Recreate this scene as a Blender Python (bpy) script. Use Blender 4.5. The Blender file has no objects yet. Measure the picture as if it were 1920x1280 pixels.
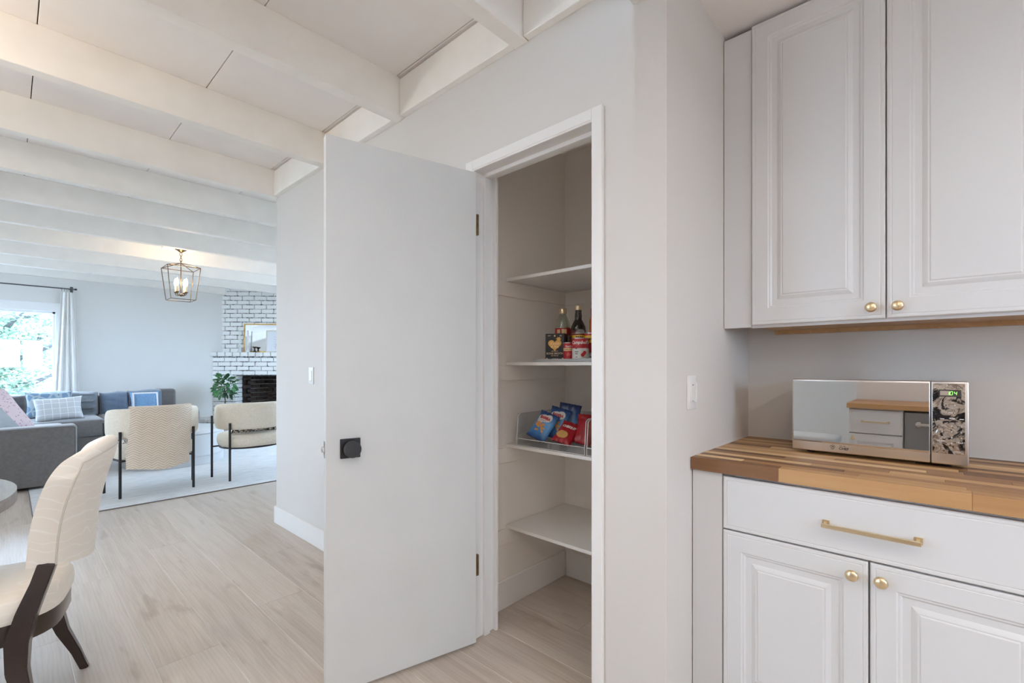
import bpy, bmesh, math, random
from mathutils import Vector, Matrix
random.seed(11)
SC = bpy.context.scene
COL = SC.collection
PI = math.pi
R = math.radians

# ---------------------------------------------------------------- camera
CAM_H = 1.21
cam_d = bpy.data.cameras.new('camera')
cam_d.sensor_width = 36.0
cam_d.lens = 875.0 / 1920.0 * 36.0
cam_d.shift_y = 45.0 / 1920.0
cam_d.clip_start = 0.02
cam_d.clip_end = 300
cam = bpy.data.objects.new('camera', cam_d)
COL.objects.link(cam)
cam.location = (0, 0, CAM_H)
cam.rotation_euler = (R(90), 0, -math.atan2(945, 875))
SC.camera = cam

# ---------------------------------------------------------------- world, exposure
world = bpy.data.worlds.new('sky')
SC.world = world
world.use_nodes = True
_bg = world.node_tree.nodes['Background']
_bg.inputs['Color'].default_value = (0.59, 0.77, 1.0, 1)
_bg.inputs['Strength'].default_value = 21.0
SC.view_settings.view_transform = 'Standard'
SC.view_settings.look = 'None'
SC.view_settings.gamma = 1.0
SC.view_settings.use_curve_mapping = False
SC.view_settings.exposure = 0.03
try:
    SC.cycles.max_bounces = 14
    SC.cycles.diffuse_bounces = 12
    SC.cycles.glossy_bounces = 5
    SC.cycles.transparent_max_bounces = 12
    SC.cycles.sample_clamp_indirect = 8.0
    SC.cycles.use_denoising = True
except Exception:
    pass
CAN_POWER = 8.0
CAN_COLOR = (1.0, 0.915, 0.83)

# ---------------------------------------------------------------- material helpers
MATS = {}


def new_mat(name):
    m = bpy.data.materials.new(name)
    m.use_nodes = True
    nt = m.node_tree
    return m, nt, nt.nodes['Principled BSDF']


def nd(nt, typ, **kw):
    n = nt.nodes.new(typ)
    for k, v in kw.items():
        if k.startswith('i_'):
            n.inputs[k[2:].replace('_', ' ')].default_value = v
        else:
            setattr(n, k, v)
    return n


def ramp(nt, fac, stops):
    r = nt.nodes.new('ShaderNodeValToRGB')
    e = r.color_ramp.elements
    while len(e) < len(stops):
        e.new(0.5)
    for el, (p, c) in zip(e, stops):
        el.position = p
        el.color = (*c, 1)
    nt.links.new(fac, r.inputs['Fac'])
    return r


def coords(nt, scale=(1, 1, 1), kind='Object', rand=False):
    tc = nt.nodes.new('ShaderNodeTexCoord')
    mp = nt.nodes.new('ShaderNodeMapping')
    mp.inputs['Scale'].default_value = scale
    nt.links.new(tc.outputs[kind], mp.inputs['Vector'])
    if rand:
        oi = nt.nodes.new('ShaderNodeObjectInfo')
        mu = nt.nodes.new('ShaderNodeVectorMath')
        mu.operation = 'SCALE'
        mu.inputs[0].default_value = (37.0, 91.0, 13.0)
        nt.links.new(oi.outputs['Random'], mu.inputs['Scale'])
        nt.links.new(mu.outputs[0], mp.inputs['Location'])
    return mp.outputs['Vector']


def plain(name, col, rough=0.5, metal=0.0, bump=0.0, bscale=60, var=0.0, vscale=3.0, spec=0.5, coat=0.0, sheen=0.0):
    """Solid paint / fabric / metal with fine procedural relief and slight tone variation."""
    if name in MATS:
        return MATS[name]
    m, nt, b = new_mat(name)
    b.inputs['Base Color'].default_value = (*col, 1)
    b.inputs['Roughness'].default_value = rough
    b.inputs['Metallic'].default_value = metal
    b.inputs['Specular IOR Level'].default_value = spec
    if coat:
        b.inputs['Coat Weight'].default_value = coat
    if sheen:
        b.inputs['Sheen Weight'].default_value = sheen
    v = coords(nt)
    if var:
        n = nd(nt, 'ShaderNodeTexNoise', i_Scale=vscale, i_Detail=3.0)
        nt.links.new(v, n.inputs['Vector'])
        lo = tuple(c * (1 - var) for c in col)
        hi = tuple(min(1, c * (1 + var)) for c in col)
        rp = ramp(nt, n.outputs['Fac'], [(0.3, lo), (0.7, hi)])
        nt.links.new(rp.outputs['Color'], b.inputs['Base Color'])
    if bump:
        n2 = nd(nt, 'ShaderNodeTexNoise', i_Scale=float(bscale), i_Detail=4.0)
        nt.links.new(v, n2.inputs['Vector'])
        bp = nd(nt, 'ShaderNodeBump', i_Strength=bump, i_Distance=0.003)
        nt.links.new(n2.outputs['Fac'], bp.inputs['Height'])
        nt.links.new(bp.outputs['Normal'], b.inputs['Normal'])
    MATS[name] = m
    return m


def wood(name, stops, scale, rough=0.4, ring=0.0, axis=1, rand=True, bump=0.15, tone=0.25, knots=False, by_color=False):
    """Grain along one axis; tone picked per piece through Object Info random."""
    if name in MATS:
        return MATS[name]
    m, nt, b = new_mat(name)
    sc = [scale * 9, scale * 9, scale * 9]
    sc[axis] = scale * 0.55
    v = coords(nt, tuple(sc), rand=rand)
    n = nd(nt, 'ShaderNodeTexNoise', i_Scale=1.0, i_Detail=6.0, i_Roughness=0.62, i_Distortion=0.7)
    nt.links.new(v, n.inputs['Vector'])
    oi = nt.nodes.new('ShaderNodeObjectInfo')
    # fac = noise*(1-tone) + random*tone
    mx = nd(nt, 'ShaderNodeMath', operation='MULTIPLY_ADD')
    mx.inputs[1].default_value = 1 - tone
    sub = nd(nt, 'ShaderNodeMath', operation='MULTIPLY')
    sub.inputs[1].default_value = tone
    nt.links.new(oi.outputs['Color' if by_color else 'Random'], sub.inputs[0])
    nt.links.new(n.outputs['Fac'], mx.inputs[0])
    nt.links.new(sub.outputs[0], mx.inputs[2])
    rp = ramp(nt, mx.outputs[0], stops)
    out = rp.outputs['Color']
    if knots:
        sc3 = [scale * 1.5] * 3
        sc3[axis] = scale * 0.22
        v3 = coords(nt, tuple(sc3), rand=rand)
        wv = nd(nt, 'ShaderNodeTexWave', wave_type='BANDS', bands_direction='X', i_Scale=4.6, i_Distortion=8.0, i_Detail=2.0)
        wv.inputs['Detail Scale'].default_value = 0.9
        nt.links.new(v3, wv.inputs['Vector'])
        r4 = ramp(nt, wv.outputs['Fac'], [(0.0, (0.88, 0.86, 0.84)), (0.35, (1, 1, 1))])
        m4 = nd(nt, 'ShaderNodeMix', data_type='RGBA', blend_type='MULTIPLY')
        m4.inputs['Factor'].default_value = 0.55
        nt.links.new(out, m4.inputs[6])
        nt.links.new(r4.outputs['Color'], m4.inputs[7])
        out = m4.outputs[2]
    if knots:
        sc2 = [scale * 2.2] * 3
        sc2[axis] = scale * 0.5
        v2 = coords(nt, tuple(sc2), rand=rand)
        n3 = nd(nt, 'ShaderNodeTexNoise', i_Scale=1.6, i_Detail=3.0)
        nt.links.new(v2, n3.inputs['Vector'])
        r3 = ramp(nt, n3.outputs['Fac'], [(0.27, (0.62, 0.56, 0.50)), (0.36, (1, 1, 1))])
        mm = nd(nt, 'ShaderNodeMix', data_type='RGBA', blend_type='MULTIPLY')
        mm.inputs['Factor'].default_value = 0.55
        nt.links.new(out, mm.inputs[6])
        nt.links.new(r3.outputs['Color'], mm.inputs[7])
        out = mm.outputs[2]
    nt.links.new(out, b.inputs['Base Color'])
    b.inputs['Roughness'].default_value = rough
    if bump:
        bp = nd(nt, 'ShaderNodeBump', i_Strength=bump, i_Distance=0.002)
        nt.links.new(n.outputs['Fac'], bp.inputs['Height'])
        nt.links.new(bp.outputs['Normal'], b.inputs['Normal'])
    MATS[name] = m
    return m


def glass(name, col=(1, 1, 1), rough=0.0, mixt=0.9):
    """Thin clear sheet: mostly transparent with a sharp reflection."""
    if name in MATS:
        return MATS[name]
    m, nt, b = new_mat(name)
    nt.nodes.remove(b)
    tr = nd(nt, 'ShaderNodeBsdfTransparent')
    tr.inputs['Color'].default_value = (*col, 1)
    gl = nd(nt, 'ShaderNodeBsdfGlossy')
    gl.inputs['Roughness'].default_value = rough
    mx = nt.nodes.new('ShaderNodeMixShader')
    mx.inputs['Fac'].default_value = 1 - mixt
    nt.links.new(tr.outputs[0], mx.inputs[1])
    nt.links.new(gl.outputs[0], mx.inputs[2])
    nt.links.new(mx.outputs[0], nt.nodes['Material Output'].inputs['Surface'])
    MATS[name] = m
    return m


def emit(name, col, strength):
    if name in MATS:
        return MATS[name]
    m, nt, b = new_mat(name)
    b.inputs['Base Color'].default_value = (*col, 1)
    b.inputs['Emission Color'].default_value = (*col, 1)
    b.inputs['Emission Strength'].default_value = strength
    MATS[name] = m
    return m


# ---------------------------------------------------------------- geometry helpers
def ident():
    return Matrix.Identity(4)


def add_box(bm, x0, x1, y0, y1, z0, z1, b=0.0, seg=1, mat=None):
    M = Matrix.Translation(((x0 + x1) / 2, (y0 + y1) / 2, (z0 + z1) / 2)) @ Matrix.Diagonal((abs(x1 - x0), abs(y1 - y0), abs(z1 - z0), 1))
    if b <= 0:
        r = bmesh.ops.create_cube(bm, size=1, matrix=M)
        vs = r['verts']
    else:
        t = bmesh.new()
        bmesh.ops.create_cube(t, size=1, matrix=M)
        b = min(b, 0.49 * min(abs(x1 - x0), abs(y1 - y0), abs(z1 - z0)))
        bmesh.ops.bevel(t, geom=t.edges[:], offset=b, segments=seg, profile=0.5, affect='EDGES')
        vs = merge(bm, t)
    if mat is not None:
        bmesh.ops.transform(bm, matrix=mat, verts=vs)
    return vs


def merge(bm, t):
    t.verts.index_update()
    mp = [bm.verts.new(v.co) for v in t.verts]
    for fc in t.faces:
        try:
            nf = bm.faces.new([mp[v.index] for v in fc.verts])
            nf.material_index = fc.material_index
            nf.smooth = fc.smooth
        except ValueError:
            pass
    t.free()
    return mp


def add_lathe(bm, prof, n=24, mat=None, cap=True):
    """prof: [(r, z)] bottom to top, about local Z."""
    rings = []
    vs = []
    for r_, z_ in prof:
        if r_ < 1e-6:
            v = bm.verts.new((0, 0, z_))
            rings.append([v])
            vs.append(v)
        else:
            ring = [bm.verts.new((r_ * math.cos(2 * PI * k / n), r_ * math.sin(2 * PI * k / n), z_)) for k in range(n)]
            rings.append(ring)
            vs += ring
    for a, b in zip(rings[:-1], rings[1:]):
        for k in range(n):
            k2 = (k + 1) % n
            if len(a) == 1 and len(b) == 1:
                continue
            if len(a) == 1:
                bm.faces.new((a[0], b[k2], b[k]))
            elif len(b) == 1:
                bm.faces.new((a[k], a[k2], b[0]))
            else:
                bm.faces.new((a[k], a[k2], b[k2], b[k]))
    if cap:
        if len(rings[0]) > 1:
            bm.faces.new(list(reversed(rings[0])))
        if len(rings[-1]) > 1:
            bm.faces.new(rings[-1])
    if mat is not None:
        bmesh.ops.transform(bm, matrix=mat, verts=vs)
    return vs


def add_tube(bm, pts, rad, n=8, closed=False, ref=None, aspect=1.0):
    """Sweep an n-gon along points. rad: number or list; aspect squeezes the second axis."""
    P = [Vector(p) for p in pts]
    N = len(P)
    rs = rad if isinstance(rad, (list, tuple)) else [rad] * N
    rings = []
    up = Vector(ref) if ref is not None else None
    for i in range(N):
        if closed:
            t = P[(i + 1) % N] - P[i - 1]
        else:
            t = P[min(i + 1, N - 1)] - P[max(i - 1, 0)]
        t.normalize()
        if up is None:
            up = Vector((0, 0, 1)) if abs(t.z) < 0.9 else Vector((1, 0, 0))
        s = t.cross(up)
        if s.length < 1e-5:
            s = t.cross(Vector((1, 0.3, 0.1)))
        s.normalize()
        u2 = s.cross(t)
        if ref is None:
            up = u2
        off = PI / 4 if n == 4 else 0
        rings.append([bm.verts.new(P[i] + (s * math.cos(2 * PI * k / n + off) + u2 * math.sin(2 * PI * k / n + off) * aspect) * rs[i]) for k in range(n)])
    rng = range(N) if closed else range(N - 1)
    for i in rng:
        a, b = rings[i], rings[(i + 1) % N]
        for k in range(n):
            k2 = (k + 1) % n
            bm.faces.new((a[k], a[k2], b[k2], b[k]))
    if not closed:
        bm.faces.new(list(reversed(rings[0])))
        bm.faces.new(rings[-1])


def add_grid(bm, fn, nu, nv, closed_u=False):
    g = [[bm.verts.new(fn(i / nu, j / nv)) for j in range(nv + 1)] for i in range(nu if closed_u else nu + 1)]
    m = len(g)
    for i in range(nu):
        for j in range(nv):
            bm.faces.new((g[i][j], g[(i + 1) % m][j], g[(i + 1) % m][j + 1], g[i][j + 1]))
    return g


def solid_sheet(bm, fn, nu, nv, th):
    """Sheet with thickness: fn(u,v)->(pos); offset along the normal estimated numerically."""
    def nrm(u, v):
        e = 1e-3
        a = Vector(fn(min(u + e, 1), v)) - Vector(fn(max(u - e, 0), v))
        b = Vector(fn(u, min(v + e, 1))) - Vector(fn(u, max(v - e, 0)))
        n = a.cross(b)
        return n.normalized() if n.length > 1e-12 else Vector((0, 0, 1))
    A = [[None] * (nv + 1) for _ in range(nu + 1)]
    B = [[None] * (nv + 1) for _ in range(nu + 1)]
    for i in range(nu + 1):
        for j in range(nv + 1):
            u, v = i / nu, j / nv
            p = Vector(fn(u, v))
            n = nrm(u, v)
            A[i][j] = bm.verts.new(p + n * th / 2)
            B[i][j] = bm.verts.new(p - n * th / 2)
    for i in range(nu):
        for j in range(nv):
            bm.faces.new((A[i][j], A[i + 1][j], A[i + 1][j + 1], A[i][j + 1]))
            bm.faces.new((B[i][j], B[i][j + 1], B[i + 1][j + 1], B[i + 1][j]))
    for i in range(nu):
        bm.faces.new((A[i][0], B[i][0], B[i + 1][0], A[i + 1][0]))
        bm.faces.new((A[i][nv], A[i + 1][nv], B[i + 1][nv], B[i][nv]))
    for j in range(nv):
        bm.faces.new((A[0][j], A[0][j + 1], B[0][j + 1], B[0][j]))
        bm.faces.new((A[nu][j], B[nu][j], B[nu][j + 1], A[nu][j + 1]))


def obj(name, bm, mat, parent=None, smooth=None, loc=None):
    """Link a bmesh as one mesh object. smooth: angle in degrees."""
    bmesh.ops.recalc_face_normals(bm, faces=bm.faces[:])
    me = bpy.data.meshes.new(name)
    bm.to_mesh(me)
    bm.free()
    for mt in (mat if isinstance(mat, (list, tuple)) else [mat]):
        me.materials.append(mt)
    return mobj(name, me, parent, smooth, loc)


def mobj(name, me, parent=None, smooth=None, loc=None):
    if smooth is not None:
        me.polygons.foreach_set('use_smooth', [True] * len(me.polygons))
        if smooth < 180:
            me.set_sharp_from_angle(angle=R(smooth))
    o = bpy.data.objects.new(name, me)
    COL.objects.link(o)
    if parent is not None:
        o.parent = parent
    if loc is not None:
        o.location = loc
    return o


def tag(o, label, cat, group=None):
    o['label'] = label
    o['category'] = cat
    if group:
        o['group'] = group
    return o


def thing(name, label, cat, loc=(0, 0, 0), rotz=0.0, group=None):
    o = bpy.data.objects.new(name, None)
    o.empty_display_size = 0.1
    COL.objects.link(o)
    o.location = loc
    o.rotation_euler = (0, 0, rotz)
    return tag(o, label, cat, group)


def struct(name, bm, mat, smooth=None):
    o = obj(name, bm, mat, None, smooth)
    o['kind'] = 'structure'
    return o


def boxes(*specs, b=0.0, seg=1):
    bm = bmesh.new()
    for s in specs:
        add_box(bm, *s, b=b, seg=seg)
    return bm


FONT = None


def text_bm(s, size, extrude=0.0, align='CENTER', shear=0.0, spacing=1.0, bold=0.0):
    """Lettering as a bmesh in the local XY plane, centred."""
    cu = bpy.data.curves.new('lettering', 'FONT')
    cu.body = s
    cu.size = size
    cu.align_x = align
    cu.align_y = 'CENTER'
    cu.extrude = extrude
    cu.shear = shear
    cu.offset = bold
    cu.space_character = spacing
    cu.resolution_u = 2
    o = bpy.data.objects.new('lettering', cu)
    COL.objects.link(o)
    dg = bpy.context.evaluated_depsgraph_get()
    me = bpy.data.meshes.new_from_object(o.evaluated_get(dg))
    bm = bmesh.new()
    bm.from_mesh(me)
    bpy.data.objects.remove(o)
    bpy.data.curves.remove(cu)
    bpy.data.meshes.remove(me)
    return bm


def line_bm(n, size):
    """A line of print too fine to read: a row of n short bars."""
    bm = bmesh.new()
    w = size * .55
    for k in range(n):
        if n > 5 and k % 5 == 4:
            continue
        x = (k - (n - 1) / 2) * w
        add_box(bm, x - w * .38, x + w * .38, -size * .28, size * .28, -.0001, .0001)
    return bm


def bm_map(bm, fn):
    for v in bm.verts:
        v.co = Vector(fn(v.co))
    return bm


def copy_tree(o, parent=None):
    c = o.copy()
    COL.objects.link(c)
    c.parent = parent
    for ch in list(o.children):
        copy_tree(ch, c)
    return c


# ---------------------------------------------------------------- shared materials
M_WALL = plain('wall_paint', (0.67, 0.645, 0.62), 0.75, bump=0.10, bscale=180, var=0.012, vscale=2)
M_WALL_L = plain('wall_paint_living_lifted', (0.74, 0.735, 0.72), 0.75, bump=0.08, bscale=180)  # lighter copy of the wall paint, brightening the dimmer living end
M_WALL_P = plain('wall_paint_pantry_lifted', (0.84, 0.805, 0.765), 0.7, bump=0.06, bscale=180)  # wall paint lightened to lift the shaded pantry interior
M_TRIM = plain('trim_paint', (0.80, 0.795, 0.785), 0.45, bump=0.03, bscale=120)
M_DOOR = plain('door_paint', (0.645, 0.65, 0.64), 0.5, bump=0.12, bscale=150, var=0.02, vscale=5)
M_BEAM = plain('beam_paint', (0.88, 0.86, 0.82), 0.55, bump=0.10, bscale=40, var=0.03, vscale=6)
M_DECK = plain('deck_paint', (0.86, 0.835, 0.82), 0.65, bump=0.08, bscale=60, var=0.02, vscale=4)
M_CAB = plain('cabinet_lacquer', (0.68, 0.69, 0.705), 0.32, spec=0.4)
M_GOLD = plain('brushed_brass', (0.80, 0.66, 0.44), 0.28, metal=1.0, bump=0.05, bscale=300)
M_BLACK = plain('black_metal', (0.02, 0.02, 0.022), 0.38, metal=0.3)
M_STEEL = plain('brushed_steel', (0.62, 0.61, 0.60), 0.3, metal=1.0, bump=0.04, bscale=200)
M_DARKGAP = plain('dark_gap', (0.05, 0.042, 0.035), 0.9)
M_WHITEPL = plain('white_plastic', (0.78, 0.78, 0.78), 0.35)

# ================================================================ THE SETTING
XP = 1.407           # face of the pantry wall
YR = 0.640           # return wall beside the counter
XB = 2.24            # wall behind the counter
YF = 9.60            # far living-room wall
XL = -4.0            # left wall (dining and living)
XK = -1.52           # kitchen wall behind the camera
XRW = 4.35           # right wall of the living room
YN = -3.0            # wall at the near end of the kitchen
ZD = 2.70            # ceiling deck
ZB = 2.497           # beam undersides
ZK = 2.51            # flat kitchen ceiling

# ---- floor of planks running along Y
M_FLOORBASE = plain('floor_joint_glare', (0.80, 0.77, 0.73), 0.35)  # pale colour stands in for glare along the long seams
M_PLANK = wood('oak_plank', [(0.25, (0.42, 0.345, 0.285)), (0.5, (0.54, 0.465, 0.40)), (0.75, (0.60, 0.53, 0.47))], 3.2, rough=0.34, tone=0.22, bump=0.22, knots=True)
floor = struct('floor', boxes((XL, XRW, YN, YF, -0.03, -0.0016)), M_FLOORBASE)
PW = 0.2265
PLEN = [2.28, 1.9, 1.52]
plank_me = {}


def plank_mesh(w, l):
    key = (round(w, 3), round(l, 3))
    if key not in plank_me:
        bm = bmesh.new()
        x0, x1, y0, y1 = 0.0008, w - 0.0008, 0.0006, l - 0.0006
        b = 0.0014
        lo = [bm.verts.new((x, y, -0.0016)) for x, y in ((x0, y0), (x1, y0), (x1, y1), (x0, y1))]
        md = [bm.verts.new((x, y, -b)) for x, y in ((x0, y0), (x1, y0), (x1, y1), (x0, y1))]
        tp = [bm.verts.new((x, y, 0)) for x, y in ((x0 + b, y0 + b * .6), (x1 - b, y0 + b * .6), (x1 - b, y1 - b * .6), (x0 + b, y1 - b * .6))]
        for a, c in ((lo, md), (md, tp)):
            for k in range(4):
                bm.faces.new((a[k], a[(k + 1) % 4], c[(k + 1) % 4], c[k]))
        bm.faces.new(tp)
        bmesh.ops.recalc_face_normals(bm, faces=bm.faces[:])
        me = bpy.data.meshes.new('plank')
        bm.to_mesh(me)
        bm.free()
        me.materials.append(M_PLANK)
        plank_me[key] = me
    return plank_me[key]


seam0 = 0.627
k0 = math.ceil((XL - seam0) / PW)
starts = [0.0, 1.31, 0.55, 1.78, 0.9, 0.2, 1.5]
i = k0
while seam0 + i * PW < XRW - 0.02:
    x = seam0 + i * PW
    w = min(PW, XRW - x)
    ylo = YN if x > XK - 0.3 else 0.0
    yhi = YF
    y = ylo
    first = True
    while y < yhi - 0.01:
        l = 2.28
        if first:
            l = [2.28, 0.97, 1.62, 0.5, 1.3, 1.95, 0.75][i % 7]
            first = False
        l = min(l, yhi - y)
        inside = not (x > XB - 0.1 and y + l < 3.6) and not (x < -2.6)
        if inside:
            mobj('plank', plank_mesh(w, l), floor, None, (x, y, 0))
        y += l
    i += 1

# ---- walls
bm = boxes((XP, XP + .108, 1.535, 3.78, 0, ZD), (XP, XP + .108, YR, .895, 0, ZD), (XP, XP + .108, .895, 1.535, 2.085, ZD))
struct('wall_pantry', bm, M_WALL)
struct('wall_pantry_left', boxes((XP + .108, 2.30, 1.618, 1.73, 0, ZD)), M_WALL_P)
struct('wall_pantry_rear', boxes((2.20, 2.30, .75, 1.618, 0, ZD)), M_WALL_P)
struct('wall_return', boxes((XP + .108, 2.34, YR, .75, 0, ZD)), M_WALL)
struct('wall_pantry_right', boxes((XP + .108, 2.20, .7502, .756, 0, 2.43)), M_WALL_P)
struct('wall_counter', boxes((XB, XB + .1, YN, YR, 0, ZD)), M_WALL)
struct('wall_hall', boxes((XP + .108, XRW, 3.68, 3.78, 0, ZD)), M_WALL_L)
RY0, RY1, RZ0, RZ1 = 5.2, 7.4, .85, 2.25
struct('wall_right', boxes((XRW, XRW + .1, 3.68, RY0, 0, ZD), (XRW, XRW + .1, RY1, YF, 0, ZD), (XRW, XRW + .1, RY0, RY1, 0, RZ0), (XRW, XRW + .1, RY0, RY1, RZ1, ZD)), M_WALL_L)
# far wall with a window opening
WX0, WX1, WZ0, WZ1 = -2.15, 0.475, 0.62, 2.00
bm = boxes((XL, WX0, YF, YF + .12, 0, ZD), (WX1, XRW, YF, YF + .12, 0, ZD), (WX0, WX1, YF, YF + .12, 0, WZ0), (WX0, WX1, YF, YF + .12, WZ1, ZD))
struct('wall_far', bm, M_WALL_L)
# left wall with a wide glazed opening beside the dining table
LY0, LY1, LZ1, LZS = 3.0, 4.2, 2.15, .95
LZ0, LY2, LY3, LZ2 = 0.0, 7.0, 9.3, 0.5
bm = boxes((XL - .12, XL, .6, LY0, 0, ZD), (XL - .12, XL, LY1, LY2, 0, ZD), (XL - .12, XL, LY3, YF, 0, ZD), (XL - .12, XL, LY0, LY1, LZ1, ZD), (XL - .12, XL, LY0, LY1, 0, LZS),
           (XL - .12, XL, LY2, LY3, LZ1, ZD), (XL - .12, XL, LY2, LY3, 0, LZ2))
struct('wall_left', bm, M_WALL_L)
struct('wall_dining', boxes((XL, XK, .50, .60, 0, ZD)), M_WALL)
struct('wall_kitchen', boxes((XK - .1, XK, YN, .60, 0, ZD)), M_WALL)
NX0, NX1, NZ0, NZ1 = -.2, .8, 1.15, 2.05
struct('wall_near', boxes((XK, NX0, YN - .1, YN, 0, ZD), (NX1, XB, YN - .1, YN, 0, ZD), (NX0, NX1, YN - .1, YN, 0, NZ0), (NX0, NX1, YN - .1, YN, NZ1, ZD)), M_WALL)

# ---- ceiling: deck boards, beams, blocking, header, flat kitchen ceiling
ceil = struct('ceiling', boxes((XL, XRW, .77, YF + .12, ZD + .025, ZD + .08)), M_DARKGAP)
DW = 0.6375
x = 0.087 - 7 * DW
while x < XRW:
    if x > -3.2:
        y_lo = .77 if x < XP - .01 else 3.70
        x1 = min(x + DW, XRW)
        o = obj('deck_board', boxes((x + .002, x1 - .002, y_lo, YF, ZD, ZD + .025), b=.002), M_DECK, ceil)
    else:
        o = obj('deck_board', boxes((x + .002, x + DW - .002, .77, YF, ZD, ZD + .025), b=.002), M_DECK, ceil)
    x += DW
BY = [1.215, 2.065, 2.905, 3.745, 4.49, 5.30, 6.15, 7.01, 7.89, 8.73, 9.56]
for k, y in enumerate(BY):
    x1 = XP if y < 3.7 else XRW
    o = obj('beam', boxes((XL, x1, y, min(y + .07, YF), ZB, ZD), b=.0025), M_BEAM, ceil)
for a, b_ in zip([.77] + BY[:3], BY[:4]):
    y0_ = a + .07 if a > .8 else a
    obj('blocking', boxes((XP - .034, XP, y0_ + .003, b_ - .003, ZB + .004, ZD - .012), b=.002), M_BEAM, ceil)
obj('header_beam', boxes((XL, XP, .60, .755, 2.40, ZD), b=.003), M_WALL, ceil)
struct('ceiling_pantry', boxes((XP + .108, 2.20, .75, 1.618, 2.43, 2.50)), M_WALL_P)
kc = struct('ceiling_kitchen', boxes((XK, XB, YN, .6398, ZK, ZK + .06)), M_DECK)

# ---- baseboards
struct('baseboard_pantry', boxes((XP - .014, XP, 1.60, 3.78, 0, .128), (XP - .014, XP + .09, 3.78, 3.794, 0, .128), b=.003), M_TRIM)
struct('baseboard_pantry_left', boxes((XP + .112, 2.19, 1.604, 1.618, 0, .142), b=.003), M_TRIM)
struct('baseboard_pantry_rear', boxes((2.186, 2.20, .76, 1.604, 0, .142), b=.003), M_TRIM)
struct('baseboard_hall', boxes((XP + .09, XRW, 3.78, 3.794, 0, .128), b=.003), M_TRIM)
struct('baseboard_far', boxes((XL, 2.35, YF - .014, YF, 0, .128), b=.003), M_TRIM)

# ---- pantry door casing and jamb
bm = boxes((XP - .016, XP, .866, .908, 0, 2.113), (XP - .016, XP, 1.528, 1.572, 0, 2.113), (XP - .016, XP, .908, 1.528, 2.072, 2.113), b=.002)
struct('trim_1', bm, M_TRIM)
jb = (XP - .014, XP + .112)
bm = boxes((jb[0], jb[1], 1.520, 1.536, 0, 2.085), (jb[0], jb[1], .894, .910, 0, 2.085), (jb[0], jb[1], .908, 1.524, 2.066, 2.085), b=.0015)
add_box(bm, 1.448, 1.482, 1.506, 1.522, 0, 2.068, b=.0015)
add_box(bm, 1.448, 1.482, .908, .924, 0, 2.068, b=.0015)
add_box(bm, 1.448, 1.482, .92, 1.51, 2.050, 2.068, b=.0015)
# inner lip of the jamb
add_box(bm, 1.512, 1.527, 1.50, 1.535, 0, 2.085, b=.0015)
struct('trim_2', bm, M_TRIM)

# ---- the open pantry door, hinged on the far jamb
HX, HY = 1.376, 1.484
ANG = math.atan2(1.625 - 1.476, .752 - 1.346)      # direction hinge -> free edge
DWID, DTH = 0.617, 0.035
door = bpy.data.objects.new('door_1', None)
COL.objects.link(door)
door['kind'] = 'structure'
door['label'] = 'white flush pantry door standing open on its hinges'
door.location = (HX, HY, 0)
door.rotation_euler = (0, 0, ANG)
# local: x along the leaf, the face towards the kitchen is +y (leaf occupies y -DTH..0)
obj('door_leaf', boxes((0.0, DWID, -DTH, 0, .012, 2.045), b=.0015), M_DOOR, door)
for zc in (1.82, .345):
    bm = boxes((-.012, .001, -.004, .000, zc - .045, zc + .045))
    add_tube(bm, [(-.006, -.008, zc - .045), (-.006, -.008, zc + .045)], .0055, 8)
    h = obj('hinge', bm, plain('aged_brass', (0.20, 0.14, 0.07), 0.45, metal=1.0, var=.3, vscale=60), door, 40)
KX, KZ = DWID - .085, .905
bm = boxes((KX - .036, KX + .036, 0, .009, KZ - .036, KZ + .036), b=.0015)
add_lathe(bm, [(.017, 0), (.014, .012), (.014, .02)], 20, Matrix.Translation((KX, .006, KZ)) @ Matrix.Rotation(-PI / 2, 4, 'X'))
kn = obj('doorknob', bm, M_BLACK, door, 35)
bm = bmesh.new()
add_lathe(bm, [(.012, 0), (.028, .003), (.0305, .006), (.0305, .022), (.0285, .026), (0, .0265)], 32, Matrix.Translation((KX, .022, KZ)) @ Matrix.Rotation(-PI / 2, 4, 'X'))
obj('knob', bm, plain('black_knob', (0.035, 0.035, 0.037), 0.45, metal=0.4), kn, 35)
bm = boxes((DWID, DWID + .0015, -DTH * .5 - .012, -DTH * .5 + .012, KZ - .03, KZ + .03))
lt = obj('latch_plate', bm, M_STEEL, door)
obj('latch_bolt', boxes((DWID, DWID + .011, -DTH * .5 - .006, -DTH * .5 + .006, KZ - .010, KZ + .010), b=.002), M_STEEL, lt)

# ---- living-room window
M_GLASS = glass('window_glass', (0.97, 0.99, 1.0), 0.0, 0.94)
win = struct('window_1', boxes((WX0 - .07, WX0, YF - .02, YF + .01, WZ0 - .07, WZ1 + .125), (WX1, WX1 + .055, YF - .02, YF + .01, WZ0 - .07, WZ1 + .125),
                               (WX0 - .07, WX1 + .055, YF - .025, YF + .01, WZ1, WZ1 + .125), (WX0 - .07, WX1 + .055, YF - .05, YF + .01, WZ0 - .07, WZ0), b=.003), plain('window_white', (0.82, 0.83, 0.84), 0.4))
obj('window_frame', boxes((WX0, WX0 + .045, YF + .03, YF + .07, WZ0, WZ1), (WX1 - .03, WX1, YF + .03, YF + .07, WZ0, WZ1), (WX0, WX1, YF + .03, YF + .07, WZ1 - .03, WZ1),
                          (WX0, WX1, YF + .03, YF + .07, WZ0, WZ0 + .045), (-1.2, -1.155, YF + .03, YF + .07, WZ0, WZ1), b=.002), MATS['window_white'], win)
obj('pane', boxes((WX0 + .04, -1.19, YF + .046, YF + .050, WZ0 + .03, WZ1 - .02)), M_GLASS, win)
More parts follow.
